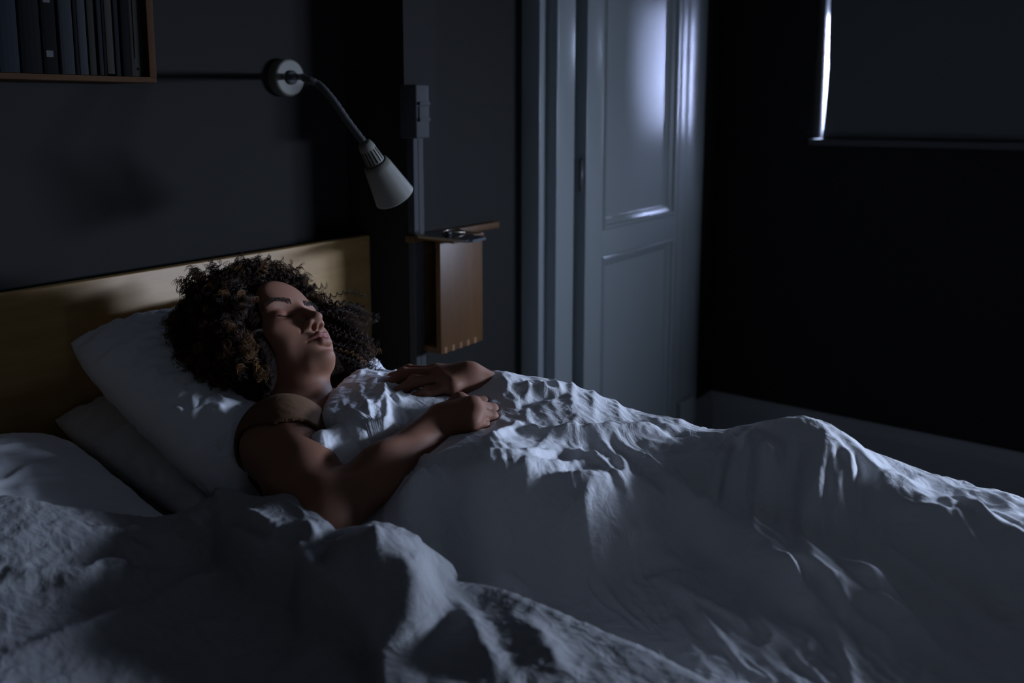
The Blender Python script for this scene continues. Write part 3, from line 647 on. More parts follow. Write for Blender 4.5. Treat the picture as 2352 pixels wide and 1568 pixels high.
# ------------------------------------------------------------------ hair
SC = hl(0, -1.6, 3.4); SRAD = np.array([7.6, 9.4, 8.2])/100
def scalp(n): return SC+RH@(n*SRAD)
G = RH.T@np.array([0, 0, -1.])
def pillow_floor(p): return .80+.34*(p[:, 1]-1.05)                  # world height of the pillow under the head
locks = []; tries = 0
while len(locks) < 3300 and tries < 40000:
    tries += 1; n = RNG.normal(size=3); n /= np.linalg.norm(n); x, y, z = n
    if y > .18 and abs(x) < .74 and z < .50-.18*abs(x)**2: continue      # face
    if y > .62 and z < .5: continue
    if z < -.78 or (y > .40 and z < -.1): continue
    if x > -.15 and RNG.random() < .22: continue
    locks.append(n)
def facehalf(z): return np.interp(z, [-13, -9, -3, 3, 5], [2.2, 3.4, 5.0, 5.3, 4.8])
def lockpath(n, Lk, npt, jit):
    p = SC+RH@(n*SRAD); dn = RH@(n/SRAD); dn /= np.linalg.norm(dn); sd = np.sign(n[0]+1e-6)
    d = dn+jit*.45; pts = [p]; d = d/np.linalg.norm(d); st = Lk/(npt-1); hl_top = 3.7+RNG.random()*1.9
    drift = RH[:, 1]*((.34 if n[0] > 0 else .15) if abs(n[0]) > .45 else -.15*(n[1] > -.1))+RH[:, 0]*sd*.20*(abs(n[0]) > .2)-RH[:, 2]*(.50 if n[2] < .25 else .0)*(1.25 if sd < 0 else .8)
    for i in range(npt-1):
        t = i/npt; d = d+drift*.22+np.array([0, 0, -1])*.10*t+RNG.normal(size=3)*.07; d /= np.linalg.norm(d); p = p+d*st; q = p.copy()
        l = ((q-TH_)@RH)*100; fh = facehalf(l[2])
        if l[1] > 2.4 and abs(l[0]) < fh+.2 and -14 < l[2] < hl_top:
            if l[2] > 2.5 and abs(l[0]) < 5.2: l[2] = hl_top
            else: l[0] = sd*(fh+.2+1.5*RNG.random())
            if l[1] > 8.2 and l[2] < hl_top+.2: l[1] = min(l[1], 9.0)
            q = TH_+RH@(l/100)
        fl_z = .80+.34*(q[1]-1.05)+.004+.55*max(0, .86-q[0])
        if q[2] < fl_z: q[2] = fl_z+.006*RNG.random()
        if q[1] > HB-.012: q[1] = HB-.012-.01*RNG.random()
        p = q; pts.append(p)
    return np.array(pts)
hp_, sizes, rads, shades = [], [], [], []
for n in locks:
    near = n[0] > 0
    Lk = .066+.034*RNG.random()
    if n[0] < -.15: Lk *= 1.0+.42*min(-n[0], .8)+.15*(n[2] < .2)
    elif n[2] < .1: Lk *= .92
    if n[0] > .1 and n[1] < .1: Lk *= .74
    if n[2] > .5: Lk *= .88
    if n[1] > .25 and n[2] > .2: Lk *= .62
    npt = 10; base = catmull(lockpath(n, Lk, npt, RNG.normal(size=3)*.5), 5); m = len(base); s = np.linspace(0, 1, m); arc = Lk
    R_c = (.0026+.0022*RNG.random()); turns = arc/(.0075+.0045*RNG.random()); ph0 = RNG.random()*6.28; hand_ = RNG.choice([-1, 1])
    t = np.gradient(base, axis=0); t /= np.linalg.norm(t, axis=1)[:, None]; a = np.cross(t, [0.3, .2, 1.]); a /= np.linalg.norm(a, axis=1)[:, None]; b = np.cross(t, a)
    sh0 = np.clip(RNG.normal(.25, .22), 0, 1)
    wob = (1.6*RNG.random(), 6+8*RNG.random(), 6.28*RNG.random(), 5+9*RNG.random(), 6.28*RNG.random(), 6.28*RNG.random())
    for k in range(6):
        ph = ph0+RNG.normal()*.30; rr = R_c*(1+RNG.normal()*.12)*np.clip(s*3.2, .15, 1)*(1+.15*s); off = RNG.normal(size=3)*.0008
        ang = ph+hand_*turns*2*math.pi*s*(1+.04*RNG.normal()); c = base+off*s[:, None]*2+(a*np.cos(ang)[:, None]+b*np.sin(ang)[:, None])*rr[:, None]
        # resample finer for round curls
        c = c[:]; mcount = int(turns*7.5); si = np.linspace(0, 1, max(mcount, 30)); bb = np.stack([np.interp(si, s, base[:, q]) for q in range(3)], 1); aa = np.stack([np.interp(si, s, a[:, q]) for q in range(3)], 1); b2 = np.stack([np.interp(si, s, b[:, q]) for q in range(3)], 1)
        rr = np.interp(si, s, rr); ang = ph+hand_*turns*2*math.pi*si+wob[0]*np.sin(si*wob[1]+wob[2]); rr = rr*(1+.25*np.sin(si*wob[3]*3+ph0)); c = bb+(aa*np.sin(si*wob[3]+wob[4])[:, None]+b2*np.sin(si*wob[1]+wob[5])[:, None])*.0028*si[:, None]+off*2*si[:, None]+(aa*np.cos(ang)[:, None]+b2*np.sin(ang)[:, None])*rr[:, None]
        hp_.append(c.astype(np.float32)); sizes.append(len(c)); rads.append(np.linspace(.00042, .00024, len(c))); shades.append(np.clip(sh0+np.linspace(-.12, .2, len(c))+RNG.normal()*.06, 0, 1))
hcv = bpy.data.hair_curves.new('hair'); hcv.add_curves(sizes); hcv.attributes.get('position') or hcv.attributes.new('position', 'FLOAT_VECTOR', 'POINT')
hcv.attributes['position'].data.foreach_set('vector', np.concatenate(hp_).ravel())
ra = hcv.attributes.get('radius') or hcv.attributes.new('radius', 'FLOAT', 'POINT'); ra.data.foreach_set('value', np.concatenate(rads).astype(np.float32))
sa = hcv.attributes.new('shade', 'FLOAT', 'POINT'); sa.data.foreach_set('value', np.concatenate(shades).astype(np.float32))
hcv.materials.append(HAIRM); ho = bpy.data.objects.new('hair', hcv); sc.collection.objects.link(ho); ho.parent = woman; ho.matrix_parent_inverse = Matrix.Translation(-Vector(woman.location))
# dense underlayer of hair so that no scalp shows
un = [ell(hl(0, -2.4, 4.0), np.array([9.0, 10.2, 9.4])/100, RH, .02), ell(hl(6.4, -.6, -1.8), np.array([3.1, 5.6, 8.6])/100, RH, .03), ell(hl(-9.0, -1.5, -3.0), np.array([5.5, 5.5, 9.8])/100, RH, .03),
      ell(hl(0, 2.6, 8.0), np.array([6.6, 4.4, 3.6])/100, RH, .02)]
un.append(he((0, 9.2, -4.4), (5.6, 8.0, 8.7), 1.0, 's'))
def unf(d, p):
    fl = (.80+.34*(p[:, 1]-1.05)+.004)-p[:, 2]; return np.maximum(np.maximum(d, fl), p[:, 1]-(HB-.02))
up_, uq = surface(un, TH_-.22, TH_+.22, .004, fin_=unf)
npmesh('hair_underlayer', up_, uq, HAIRD, woman)
print('STRANDS', len(sizes), sum(sizes), 'BODY', len(Q))

# ------------------------------------------------------------------ bedding
def tps(ctrl):
    C_ = np.array(ctrl, float); X = C_[:, :2]; z = C_[:, 2]; n = len(X)
    U = lambda r2: .5*r2*np.log(r2+1e-12)
    K = U(((X[:, None]-X[None])**2).sum(-1))+np.eye(n)*2e-5; Pm = np.c_[np.ones(n), X]
    A = np.block([[K, Pm], [Pm.T, np.zeros((3, 3))]]); w = np.linalg.solve(A, np.r_[z, 0, 0, 0])
    def f(u, v):
        q = np.stack([np.ravel(u), np.ravel(v)], 1); out = np.empty(len(q))
        for i in range(0, len(q), 20000):
            s = q[i:i+20000]; out[i:i+20000] = U(((s[:, None]-X[None])**2).sum(-1))@w[:n]+w[n]+s@w[n+1:]
        return out.reshape(np.shape(u))
    return f
def pz(lst): return [tuple(H(x, y, 2, z)[:2])+(z,) for x, y, z in lst]
def onto(f, pts):                               # photo points laid onto the modelled surface (first hit of the sight line)
    out = []
    ts = np.linspace(.55, 2.4, 260)
    for x, y in pts:
        P3 = CAM+ray(x, y)*ts[:, None]; g = P3[:, 2]-f(P3[:, 0], P3[:, 1]); below = g < 0; i = int(np.argmax(below))
        if not below.any() or i == 0: continue
        w = g[i-1]/(g[i-1]-g[i]); out.append(tuple(P3[i-1, :2]*(1-w)+P3[i, :2]*w))
    return np.array(out)
def pdist(u, v, poly):
    best = np.full(u.shape, 9.); bt = np.zeros(u.shape); bs = np.zeros(u.shape); seg = np.linalg.norm(np.diff(poly, axis=0), axis=1); cum = np.r_[0, np.cumsum(seg)]; T = cum[-1]
    for (a, b, l, c0) in zip(poly, poly[1:], seg, cum):
        d = (b-a)/max(l, 1e-9); ru, rv = u-a[0], v-a[1]; t = np.clip(ru*d[0]+rv*d[1], 0, l); dx, dy = ru-d[0]*t, rv-d[1]*t; D2 = np.hypot(dx, dy); m = D2 < best
        best = np.where(m, D2, best); bt = np.where(m, (c0+t)/T, bt); bs = np.where(m, np.sign(d[0]*rv-d[1]*ru), bs)
    return best, bt, bs
def addfolds(z, u, v, base, folds):
    for pts, w, h in folds:
        poly = onto(base, pts)
        if len(poly) < 2: continue
        poly = catmull(np.c_[poly, np.zeros(len(poly))], 4)[:, :2] if len(poly) > 2 else poly
        lo = poly.min(0)-w*4; hi = poly.max(0)+w*4; m = (u > lo[0]) & (u < hi[0]) & (v > lo[1]) & (v < hi[1])
        if not m.any(): continue
        d, t, s = pdist(u[m], v[m], poly); d = np.abs(d+.25*w*pn(u[m]*30, v[m]*30)); fade = np.sin(np.pi*np.clip(t, .02, .98))**.5
        z[m] += h*fade*np.exp(-(d/w)**1.6)
    return z
def wrinkles(u, v, a=1., ang=.5, seed=0.):
    c, s = math.cos(ang), math.sin(ang); x = u*c+v*s+seed; y = -u*s+v*c+seed*2
    amp = .55+.6*pn(u*5+seed, v*5)
    return a*amp*(.0042*(ridge(x*5, y*11, .9, 1.4)-.4)+.0038*(ridge(x*12+5, y*24, .9, 1.9)-.4)+.0026*(ridge(x*32, y*55+9, .9, 2.3)-.35)+.0009*pn(x*120, y*160))
def curl(Z3, r, n, outdir):
    """extend each boundary point with a rolled-under half circle"""
    rows = []
    for k in range(1, n+1):
        a = math.pi*k/n; rows.append(Z3+outdir*(r*math.sin(a))[:, None] - np.array([0, 0, 1.])*(r*(1-math.cos(a)))[:, None] if hasattr(r, '__len__') else Z3+outdir*r*math.sin(a)-np.array([0, 0, 1.])*r*(1-math.cos(a)))
    return rows

# --- pillows -------------------------------------------------------------
def pillow(name, origin, ax, ay, hx, hy, thick, m, label, dents=(), ears=.0, seed=0., sag=0., rim=True, n=150, crease=1.):
    ax = np.array(ax, float); ax /= np.linalg.norm(ax); ay = np.array(ay, float); ay -= ax*(ax@ay); ay /= np.linalg.norm(ay); az = np.cross(ax, ay); o = np.array(origin, float)
    if az[2] < 0: az = -az
    g = np.sin(np.linspace(-1, 1, n)*math.pi/2); S, T = np.meshgrid(g, g, indexing='ij'); parts = []
    for side in (1, -1):
        e = np.clip((1-np.abs(S)**3.2), 0, 1)**.52*np.clip((1-np.abs(T)**3.0), 0, 1)**.52
        edge = np.clip(1-np.maximum(np.abs(S), np.abs(T)), 0, 1)
        X = hx*S*(1-.02*(1-T**2)-(.10-ears)*np.abs(T)**5); Y = hy*T*(1-.03*(1-S**2)-(.10-ears)*np.abs(S)**5)
        h = thick*e
        wr = crease*(.0055*(ridge(S*3.1+seed, T*5+seed, .8, 1.3)-.4)+.0035*(ridge(S*7+seed, T*9, .9, 1.8)-.35))*np.clip(e*2, 0, 1)+crease*.006*np.sin(np.arctan2(T, S)*26+6*pn(S*3+seed, T*3))*np.exp(-edge/.11)*np.clip(edge*18, 0, 1)
        Zl = side*h+wr*(1 if side > 0 else .6)
        if side > 0:
            for (ds, dt, rs, rt_, dp) in dents: Zl -= dp*np.exp(-((S-ds)/rs)**2-((T-dt)/rt_)**2)*np.clip(e*1.5, 0, 1)
        Zl = Zl-sag*((S*hx)**2)*.6
        parts.append((o+X[..., None]*ax+Y[..., None]*ay+Zl[..., None]*az).reshape(-1, 3))
    q = np.concatenate([gridq(n, n), gridq(n, n, n*n, True)]); Vv = np.concatenate(parts)
    ob = npmesh(name, Vv, q, m, None); bm = bmesh.new(); bm.from_mesh(ob.data); bmesh.ops.remove_doubles(bm, verts=bm.verts, dist=.0004)
    bmesh.ops.recalc_face_normals(bm, faces=bm.faces); bm.to_mesh(ob.data); bm.free(); ob.data.polygons.foreach_set('use_smooth', np.ones(len(ob.data.polygons), bool)); tag(ob, label, 'pillow'); return ob
pillow('pillow', (.908, 1.205, .855), (1, .02, 0), (0, 1, .42), .225, .235, .080, PILLOWM, 'plump white pillow under the sleeping head, leaning on the headboard', [( -.05, .1, .35, .5, .03)], .03, 1.3, .0)
pillow('pillow', (.94, 1.225, .765), (1, .01, 0), (0, 1, .17), .27, .24, .062, LACEP, 'flatter pillow with an embroidered band, squashed beneath the white one', [], .05, 5.1, .0)
pillow('pillow', (.255, 1.17, .772), (1, -.05, 0), (0, 1, .16), .39, .25, .075, PILLOWM, 'pale pillow at the left edge of the picture, half under the foreground duvet', [], .02, 9.4, .0, crease=.5)

# --- duvet over the sleeper ----------------------------------------------
def pu(lst): return [(u,)+tuple(H(x, y, 0, u)[1:]) for x, y, u in lst]
A_ctrl = pz([(850, 850, .885), (812, 878, .888), (785, 900, .886), (772, 940, .888), (750, 985, .885), (742, 1040, .868), (765, 1100, .832), (885, 866, .893), (940, 905, .890), (990, 930, .882),
             (1010, 900, .868), (1060, 895, .872), (1120, 878, .874), (1180, 864, .882), (1250, 868, .886), (1320, 893, .880), (1370, 925, .870), (1405, 950, .860), (1460, 965, .852), (1540, 970, .850), (1640, 992, .838),
             (1700, 988, .872), (1780, 982, .890), (1850, 984, .898), (1920, 996, .892), (1965, 1016, .874), (2005, 1052, .835), (2045, 1088, .790), (2100, 1100, .775), (2200, 1112, .772), (2352, 1146, .752),
             (1400, 1240, .800), (1450, 1350, .768), (1200, 1235, .798), (1150, 1340, .765), (1300, 1080, .855), (1350, 1140, .847), (1200, 1125, .850), (1430, 1115, .848), (1000, 1105, .846), (1080, 1125, .847), (960, 1150, .830), (1600, 1400, .762), (1300, 1330, .765), (1550, 1480, .752), (1750, 1500, .752), (2150, 1200, .785), (2300, 1300, .765), (2100, 1380, .765),
             (2352, 1450, .75), (2100, 1500, .75), (1900, 1480, .752), (1000, 1225, .785), (1040, 1310, .760), (2250, 1180, .772)])
A_ctrl += pu([(1700, 1060, 1.09), (1700, 1150, 1.03), (1700, 1280, .965), (1850, 1080, 1.09), (1850, 1180, 1.04), (1850, 1320, .975), (1950, 1090, 1.11), (1950, 1200, 1.05), (1950, 1350, .985), (2050, 1150, 1.12), (2050, 1250, 1.06), (1250, 920, 1.05),
              (1300, 1005, .99), (1200, 1000, .95), (1450, 1060, 1.00), (1550, 1120, .98), (1550, 1250, .93), (1500, 1000, 1.08), (1590, 1010, 1.1), (860, 930, .855), (880, 1000, .82),
              (880, 1110, .79), (950, 960, .90), (960, 1040, .85), (900, 1180, .755), (830, 1060, .785)])
A_ctrl += [(1.40, 1.0, .745), (1.40, .8, .745), (1.43, .6, .742), (1.44, .4, .740), (1.30, .8, .79), (1.30, .95, .775), (1.25, 1.08, .79), (1.32, .62, .785), (1.34, .45, .785), (1.46, .2, .735), (1.47, -.1, .735), (1.35, -.1, .755), (1.15, -.2, .80), (.9, -.2, .77),
           (.7, -.2, .75), (.5, 0, .745), (1.15, -.5, .77), (.6, -.5, .75), (1.4, -.6, .73), (.6, .3, .742), (.62, .6, .74), (.66, .8, .745), (1.2, .1, .79), (1.05, .0, .775), (.85, .1, .755)]
fA = tps(A_ctrl)
edgeA = np.array([H(x, y, 2, z)[:2] for x, y, z in [(905, 1235, .745), (850, 1190, .755), (790, 1140, .78), (756, 1100, .832), (732, 1045, .868), (735, 990, .885), (760, 940, .888), (778, 895, .886), (805, 868, .888), (848, 842, .885)]])
edgeA = np.concatenate([[(.55, .80), (.64, .81)], edgeA, [edgeA[-1]+np.array([.05, .02]), (1.2, 1.16), (1.35, 1.12), (1.47, 1.10)]])
edgeA = edgeA[np.argsort(edgeA[:, 0])]
us = np.concatenate([np.linspace(.56, .60, 6)[:-1], np.linspace(.60, 1.44, 320)]); vt = np.interp(us, edgeA[:, 0], edgeA[:, 1]); ker = np.hanning(9); ker /= ker.sum(); vt = np.convolve(np.pad(vt, 4, 'edge'), ker, 'valid')
# rows are denser where the camera sees them
tt = np.concatenate([np.linspace(-.62, -.02, 60)[:-1], np.linspace(-.02, 1, 430)])
U, T_ = np.meshgrid(us, tt, indexing='ij'); Vv_ = np.where(T_ < 0, T_*1.0, T_*vt[:, None])
Z = fA(U, Vv_)
A_folds = [([(1190, 985), (1260, 1000), (1350, 1003), (1450, 995), (1560, 985)], .014, .020), ([(1120, 1010), (1180, 985), (1200, 975)], .010, .012),
 ([(1195, 935), (1250, 905), (1310, 912)], .012, -.010), ([(1310, 880), (1315, 910), (1300, 930)], .006, .007), ([(1160, 900), (1230, 890), (1290, 905)], .010, .008),
 ([(1000, 1095), (1100, 1065), (1200, 1045), (1280, 1040)], .008, .010), ([(1020, 1140), (1150, 1100), (1300, 1080), (1420, 1060)], .011, .012), ([(880, 1195), (1000, 1145), (1130, 1118), (1300, 1108), (1420, 1112)], .012, .018),
 ([(960, 1100), (1000, 1105), (1040, 1095)], .007, .010), ([(1300, 1035), (1380, 1070), (1425, 1110)], .008, .012), ([(1375, 1015), (1420, 1060), (1440, 1110)], .006, .009), ([(1400, 1000), (1480, 1060), (1560, 1130), (1640, 1200)], .008, .010),
 ([(1380, 900), (1420, 940), (1440, 975)], .008, .008), ([(1350, 895), (1365, 930), (1350, 960)], .007, .006), ([(1450, 960), (1520, 990), (1600, 1000)], .009, -.008), ([(1560, 975), (1640, 985), (1700, 1000)], .007, .007),
 ([(1640, 1000), (1700, 1040), (1760, 1100), (1790, 1160)], .010, .012), ([(1700, 995), (1760, 1060), (1800, 1130), (1830, 1200)], .009, .010), ([(1760, 990), (1790, 1040), (1800, 1100)], .008, -.010), ([(1850, 995), (1830, 1080), (1800, 1160), (1740, 1230)], .016, -.018),
 ([(1880, 995), (1900, 1060), (1880, 1130), (1850, 1200)], .012, .010), ([(1910, 1005), (1945, 1060), (1930, 1130), (1950, 1200)], .010, .014), ([(1930, 1005), (1975, 1070), (1985, 1130), (1970, 1200)], .010, -.012), ([(1960, 1020), (2000, 1080), (1990, 1150), (2010, 1230)], .010, .008),
 ([(1550, 1150), (1650, 1200), (1760, 1290), (1900, 1360), (2050, 1430), (2200, 1500)], .020, .020), ([(1600, 1140), (1620, 1200), (1660, 1280)], .012, .014), ([(1700, 1180), (1850, 1280), (2000, 1350), (2200, 1420)], .013, .010),
 ([(1950, 1210), (2060, 1300), (2200, 1420), (2330, 1540)], .012, .010), ([(2050, 1180), (2150, 1270), (2250, 1370), (2350, 1460)], .011, .009), ([(2000, 1150), (2120, 1150), (2250, 1170)], .009, .006), ([(1480, 1280), (1560, 1300), (1600, 1330)], .010, .008),
 ([(1100, 1200), (1250, 1210), (1400, 1230), (1540, 1250)], .016, .010), ([(1500, 1340), (1560, 1330), (1620, 1350)], .010, .007), ([(1880, 1390), (1920, 1480), (1960, 1560)], .014, .008), ([(1560, 1180), (1580, 1260), (1640, 1290)], .012, -.012), ([(2150, 1110), (2250, 1150), (2340, 1210)], .010, .006),
 ([(830, 900), (850, 960), (870, 1010)], .005, .006), ([(880, 880), (890, 940), (880, 1010), (890, 1060)], .005, .007), ([(800, 930), (830, 960), (860, 1010)], .005, .005), ([(905, 900), (930, 950), (960, 985)], .005, .006), ([(850, 900), (820, 940), (790, 960)], .005, -.004), ([(770, 985), (820, 965), (850, 975)], .006, .006), ([(860, 1040), (870, 1000), (905, 960)], .006, .006),
 ([(1200, 880), (1215, 895), (1205, 915)], .004, .006), ([(1235, 872), (1250, 890), (1245, 905)], .004, .006), ([(1270, 872), (1285, 890), (1290, 905)], .004, .005), ([(1150, 885), (1165, 895), (1160, 910)], .004, .005)]
for i in range(17):                               # creases fanning down from the raised knee
    a_ = i/16; x0 = 1665+a_*330; y0 = 992-10*math.sin(a_*3.1)+60*a_**3; L_ = 110+90*RNG.random(); dx = -70+a_*110+RNG.normal()*14
    A_folds.append(([(x0, y0+8), (x0+dx*.35, y0+L_*.5), (x0+dx*.8, y0+L_), (x0+dx, y0+L_*1.5)], .0045+.003*RNG.random(), (.0065+.004*RNG.random())*RNG.choice([1, 1, -1])))
for i in range(22):                               # small crumples over the belly and thigh
    x0 = 1150+RNG.random()*500; y0 = 1010+RNG.random()*130; t_ = RNG.normal()*.9+.5; l_ = 35+50*RNG.random()
    A_folds.append(([(x0, y0), (x0+l_*.5*math.cos(t_)+8, y0+l_*.5*math.sin(t_)), (x0+l_*math.cos(t_), y0+l_*math.sin(t_))], .0055, .0034*RNG.choice([1, 1, -1])))
for i in range(34):                               # long shallow creases towards the foot of the bed
    x0 = 1500+RNG.random()*700; y0 = 1180+RNG.random()*240; l_ = 120+140*RNG.random(); t_ = .62+RNG.normal()*.18
    A_folds.append(([(x0, y0), (x0+l_*.5*math.cos(t_), y0+l_*.5*math.sin(t_)+6), (x0+l_*math.cos(t_), y0+l_*math.sin(t_))], .006+.004*RNG.random(), .008))
for i in range(24):                               # crisp little creases in the cloth bunched on the chest
    x0 = 770+RNG.random()*190; y0 = 880+RNG.random()*150; t_ = RNG.choice([-.9, .9])+RNG.normal()*.35; l_ = 30+50*RNG.random()
    A_folds.append(([(x0, y0), (x0+l_*.5*math.cos(t_)+5, y0+l_*.5*math.sin(t_)), (x0+l_*math.cos(t_), y0+l_*math.sin(t_))], .0032, .0042*RNG.choice([1, 1, -1])))
Z = addfolds(Z, U, Vv_, fA, A_folds)
am = .75+.5*sstep(.9, 1.25, U)*sstep(.9, .2, Vv_)
head_fine = sstep(.80, .95, Vv_)
Z += wrinkles(U, Vv_, 1.35, .95, 3.1)*(1-.5*sstep(.5, .7, Vv_))+.0035*head_fine*(ridge(U*26, Vv_*30, 1.1, 1.5)-.4)*np.clip((Z-.8)*12, 0, 1)
# the right arm and both hands lie in the duvet: press it down beneath them
def press(Z, U, Vv, prims_pts, gap=.0015):
    for c, r in prims_pts:
        rho2 = (U-c[0])**2+(Vv-c[1])**2; m = rho2 < (r*1.25)**2
        if m.any():
            rr = np.sqrt(np.clip(r*r-rho2[m], 0, None)); zl = c[2]-rr-gap; zz_ = Z[m]; Z[m] = np.where(rho2[m] < r*r, np.minimum(zz_, np.maximum(zl, c[2]-r)), zz_)
    return Z
sph = []
def chain(a, b, ra, rb, n=26):
    for t in np.linspace(0, 1, n): sph.append((np.array(a)*(1-t)+np.array(b)*t, ra*(1-t)+rb*t))
chain(EL, FM, .033, .0325); chain(FM, WR, .0315, .0255)
for ch in fr[:4]:
    chain(WR, ch[0][0], .024, .0125, 16); chain(ch[0][0], ch[0][1], ch[1], ch[1], 10)
for ch in fl[:4]:
    chain(WL, ch[0][0], .024, .0125, 16)
    for a_, b_ in zip(ch[0], ch[0][1:]): chain(a_, b_, ch[1], ch[1]*.9, 10)
ups = []
def uchain(a, b, ra, rb, n=24):
    for t in np.linspace(0, 1, n): ups.append((np.array(a)*(1-t)+np.array(b)*t, ra*(1-t)+rb*t))
uchain((.830, .88, .765), (.985, .62, .762), .070, .072); uchain((.955, .93, .765), (1.135, .62, .765), .074, .078); uchain((.89, .90, .755), (1.06, .62, .765), .072, .075); uchain((1.03, .56, .765), (1.16, .56, .765), .078, .078)
for a_, b_, r0, r1 in LEGS: uchain(a_, b_, r0, r1)
uchain(SL, EL2, .05, .04); uchain(EL2, WL+(EL2-WL)*.2, .04, .028)
Zb = Z.copy()
for c, r in ups:
    R_ = r+.010; rho2 = (U-c[0])**2+(Vv_-c[1])**2; m = rho2 < R_*R_; Zb[m] = np.maximum(Zb[m], c[2]+np.sqrt(R_*R_-rho2[m]))
dl = Zb-Z
def boxblur(a, k, ax):
    p = np.pad(a, [(k, k) if i == ax else (0, 0) for i in (0, 1)], 'edge'); c = np.cumsum(p, ax); c = np.concatenate([np.zeros_like(np.take(c, [0], ax)), c], ax)
    n = a.shape[ax]; return (np.take(c, np.arange(2*k+1, 2*k+1+n), ax)-np.take(c, np.arange(n), ax))/(2*k+1)
for _ in range(5):                                # widen, then soften, so the cloth never hangs in walls
    d2 = np.pad(dl, 1, 'edge'); dl = np.max([d2[i:i+dl.shape[0], j:j+dl.shape[1]] for i in (0, 1, 2) for j in (0, 1, 2)], 0)
for _ in range(3): dl = boxblur(boxblur(dl, 6, 0), 6, 1)
Z = Z+dl
Z = press(Z, U, Vv_, sph); Z = boxblur(boxblur(Z, 1, 0), 1, 1)
Z = np.maximum(Z, BZ+.006)
top3 = np.stack([U, Vv_, Z], -1)
# soften the far side down over the bed edge
def rowsum(G3):
    e = G3[:, -1, :]; # head edge points, outward = +v mostly
    tg = np.gradient(e[:, :2], axis=0); nrm = np.stack([-tg[:, 1], tg[:, 0]], 1); nrm /= np.linalg.norm(nrm, axis=1)[:, None]+1e-9; nrm[nrm[:, 1] < 0] *= -1
    od = np.c_[nrm, np.zeros(len(e))]; r = np.clip((e[:, 2]-BZ-.004)/2, .006, .020); out = [G3]
    for k in range(1, 9):
        a = math.pi*k/8*.98; out.append((e+od*(r*math.sin(a))[:, None]-np.array([0, 0, 1.])*(r*(1-math.cos(a)))[:, None])[:, None, :])
    last = out[-1][:, 0, :]; out.append((last-od*.03)[:, None, :]); return np.concatenate(out, 1)
G3 = rowsum(top3)
e = G3[-1]; out = [G3]
for k in range(1, 15):                           # hanging side beyond the mattress edge
    a = min(k/6, 1)*math.pi/2; R0 = .035; drop = 0 if k <= 6 else (k-6)*.045
    p = e.copy(); p[:, 0] += R0*math.sin(a)+.006*np.sin(e[:, 1]*17+k*.2)*(k/14); p[:, 2] = e[:, 2]-R0*(1-math.cos(a))-drop; p[:, 2] = np.maximum(p[:, 2], .12); out.append(p[None])
G3 = np.concatenate(out, 0); nr, nc = G3.shape[:2]
dv_a = npmesh('duvet', G3.reshape(-1, 3), gridq(nr, nc, 0, True), LINEN); tag(dv_a, 'crumpled white duvet drawn up over the sleeping person to the chest', 'duvet')

# --- foreground duvet -----------------------------------------------------
B_ctrl = pz([(0, 1150, .855), (110, 1165, .845), (220, 1180, .830), (330, 1190, .815), (430, 1172, .815), (500, 1132, .835), (560, 1150, .835), (610, 1148, .838), (650, 1142, .845), (690, 1170, .840), (725, 1200, .842), (760, 1224, .838), (805, 1215, .842),
             (870, 1203, .848), (920, 1222, .846), (965, 1252, .838), (1000, 1290, .822), (1010, 1330, .805), (1050, 1310, .795), (1110, 1350, .79), (1200, 1385, .79), (1320, 1435, .788), (1450, 1490, .786), (1590, 1562, .785),
             (560, 1200, .838), (620, 1230, .835), (680, 1240, .832), (740, 1290, .835), (800, 1270, .848), (880, 1280, .85), (940, 1320, .835), (850, 1360, .82), (900, 1420, .80), (1000, 1420, .79), (1100, 1450, .79), (900, 1540, .79), (1200, 1500, .795), (1350, 1540, .79),
             (500, 1290, .805), (600, 1345, .80), (700, 1400, .80), (800, 1480, .79), (300, 1250, .82), (150, 1230, .835), (0, 1220, .845), (250, 1300, .815), (400, 1260, .805), (0, 1350, .825), (200, 1400, .805), (400, 1380, .79), (0, 1500, .81), (550, 1450, .78), (700, 1540, .775), (300, 1540, .785)])
B_ctrl += [(-.1, .9, .82), (-.1, .5, .80), (.1, .3, .79), (.4, .2, .78), (.4, -.2, .76), (0, -.3, .76), (.6, 0, .76), (.7, -.2, .755), (.25, .6, .80), (-.1, 1.15, .84), (.2, .0, .77)]
fB = tps(B_ctrl)
eBr = np.array([H(x, y, 2, z)[:2] for x, y, z in [(500, 1122, .835), (560, 1143, .835), (610, 1143, .838), (650, 1132, .845), (692, 1165, .840), (722, 1196, .842), (758, 1222, .838), (800, 1210, .842), (870, 1198, .848), (925, 1218, .846), (972, 1250, .838), (1004, 1290, .822), (1030, 1305, .797), (1110, 1342, .79), (1200, 1378, .79), (1320, 1428, .788), (1450, 1483, .786), (1600, 1560, .785)]])
eBt = np.array([H(x, y, 2, z)[:2] for x, y, z in [(0, 1140, .855), (110, 1158, .845), (220, 1172, .830), (330, 1184, .815), (430, 1166, .815), (500, 1124, .835)]])
eBr = np.concatenate([eBr, [(.70, 0.1), (.72, -.65)]]); eBr = eBr[np.argsort(eBr[:, 1])]; eBt = np.concatenate([[(-.12, eBt[0, 1]+.0)], eBt])
tB = np.concatenate([np.linspace(0, .30, 40)[:-1], np.linspace(.30, 1, 250)]); sB = np.concatenate([np.linspace(0, .40, 50)[:-1], np.linspace(.40, 1, 210)])
corner_u = eBt[-1, 0]; Sg, Tg = np.meshgrid(sB, tB, indexing='ij')
vtop = np.interp(-.12+Sg*(corner_u+.12), eBt[:, 0], eBt[:, 1]); VB = -.62+Tg*(vtop+.62); _vf = np.linspace(-.8, 1.6, 1200); _uf = np.interp(_vf, eBr[:, 1], eBr[:, 0]); _k = np.hanning(23); _k /= _k.sum(); _uf = np.convolve(np.pad(_uf, 11, 'edge'), _k, 'valid'); uB = np.interp(VB, _vf, _uf); UB = -.12+Sg*(uB+.12)
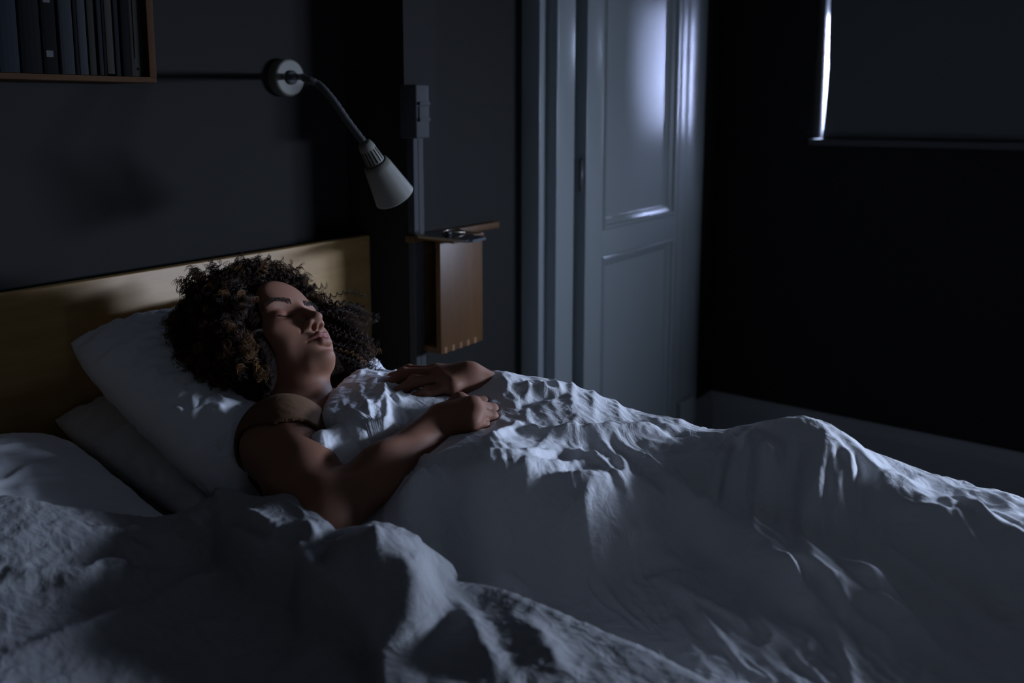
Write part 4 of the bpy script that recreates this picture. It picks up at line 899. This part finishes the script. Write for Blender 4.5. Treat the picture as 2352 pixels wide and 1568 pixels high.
# round the corner a little
ZB = fB(UB, VB)
B_folds = [([(512, 1185), (530, 1225), (600, 1262), (680, 1270)], .012, .010), ([(690, 1225), (684, 1270), (700, 1310), (780, 1350)], .012, .012), ([(500, 1205), (440, 1195), (400, 1190)], .010, .012), ([(640, 1215), (600, 1225), (560, 1205), (500, 1200)], .008, -.012),
 ([(0, 1500), (200, 1430), (330, 1370), (440, 1290), (520, 1245)], .012, .014), ([(430, 1165), (470, 1180), (520, 1200)], .010, .010), ([(0, 1300), (150, 1310), (260, 1300), (350, 1270)], .016, .012), ([(215, 1310), (235, 1285), (285, 1290), (240, 1320)], .008, .012), ([(60, 1330), (150, 1320)], .01, -.008),
 ([(860, 1215), (858, 1290), (840, 1350)], .010, .012), ([(760, 1225), (735, 1260), (745, 1300)], .010, -.012), ([(700, 1205), (720, 1240), (700, 1260)], .008, .012), ([(660, 1150), (690, 1175), (700, 1190)], .004, .006), ([(540, 1180), (600, 1195), (650, 1215)], .008, .008),
 ([(960, 1270), (975, 1340), (930, 1420), (880, 1500)], .016, .014), ([(1015, 1340), (1060, 1400), (1100, 1480), (1150, 1560)], .014, .012), ([(1200, 1420), (1260, 1490), (1300, 1560)], .014, .008), ([(330, 1200), (300, 1225), (350, 1240)], .01, .008), ([(380, 1440), (460, 1380), (520, 1370)], .012, .006), ([(620, 1500), (700, 1440), (740, 1400)], .014, .006), ([(430, 1240), (350, 1255), (280, 1270)], .008, -.008)]
ZB = addfolds(ZB, UB, VB, fB, B_folds)
def terrace(Z, U, V, base, pts, hgt, w, reach, side):
    poly = onto(base, pts); d, t, s = pdist(U, V, poly); sd = d*s*side; fade = np.sin(np.pi*np.clip(t, .001, .999))**.3
    return Z+fade*hgt*(sstep(-w, w*.2, sd)-1)*np.exp(-np.clip(-sd, 0, 9)/reach)
low_edge = [(496, 1160), (508, 1212), (585, 1268), (680, 1288), (700, 1330), (785, 1375), (835, 1430), (862, 1500), (872, 1562)]
ZB = terrace(ZB, UB, VB, fB, low_edge, .050, .013, .13, 1)
ZB += wrinkles(UB, VB, .75, .3, 8.7)
ZB = np.maximum(ZB, BZ+.012)
eb = sstep(0, .035, (1-Sg)*(uB+.12)); GB = np.stack([UB, VB, ZB], -1)
def curlside(G3, rmax):
    e = G3[-1]; tg = np.gradient(e[:, :2], axis=0); nrm = np.stack([tg[:, 1], -tg[:, 0]], 1); nrm /= np.linalg.norm(nrm, axis=1)[:, None]+1e-9; od = np.c_[nrm, np.zeros(len(e))]
    r = np.clip((e[:, 2]-BZ-.01)/2, .006, rmax); out = [G3]
    for k in range(1, 10):
        a = math.pi*k/9; out.append((e+od*(r*math.sin(a))[:, None]-np.array([0, 0, 1.])*(r*(1-math.cos(a)))[:, None])[None])
    out.append((out[-1][0]-od*.04)[None]); return np.concatenate(out, 0)
GB = curlside(GB, .020)
GB = curlside(GB.transpose(1, 0, 2)[:, ::-1], .022)[:, ::-1].transpose(1, 0, 2)
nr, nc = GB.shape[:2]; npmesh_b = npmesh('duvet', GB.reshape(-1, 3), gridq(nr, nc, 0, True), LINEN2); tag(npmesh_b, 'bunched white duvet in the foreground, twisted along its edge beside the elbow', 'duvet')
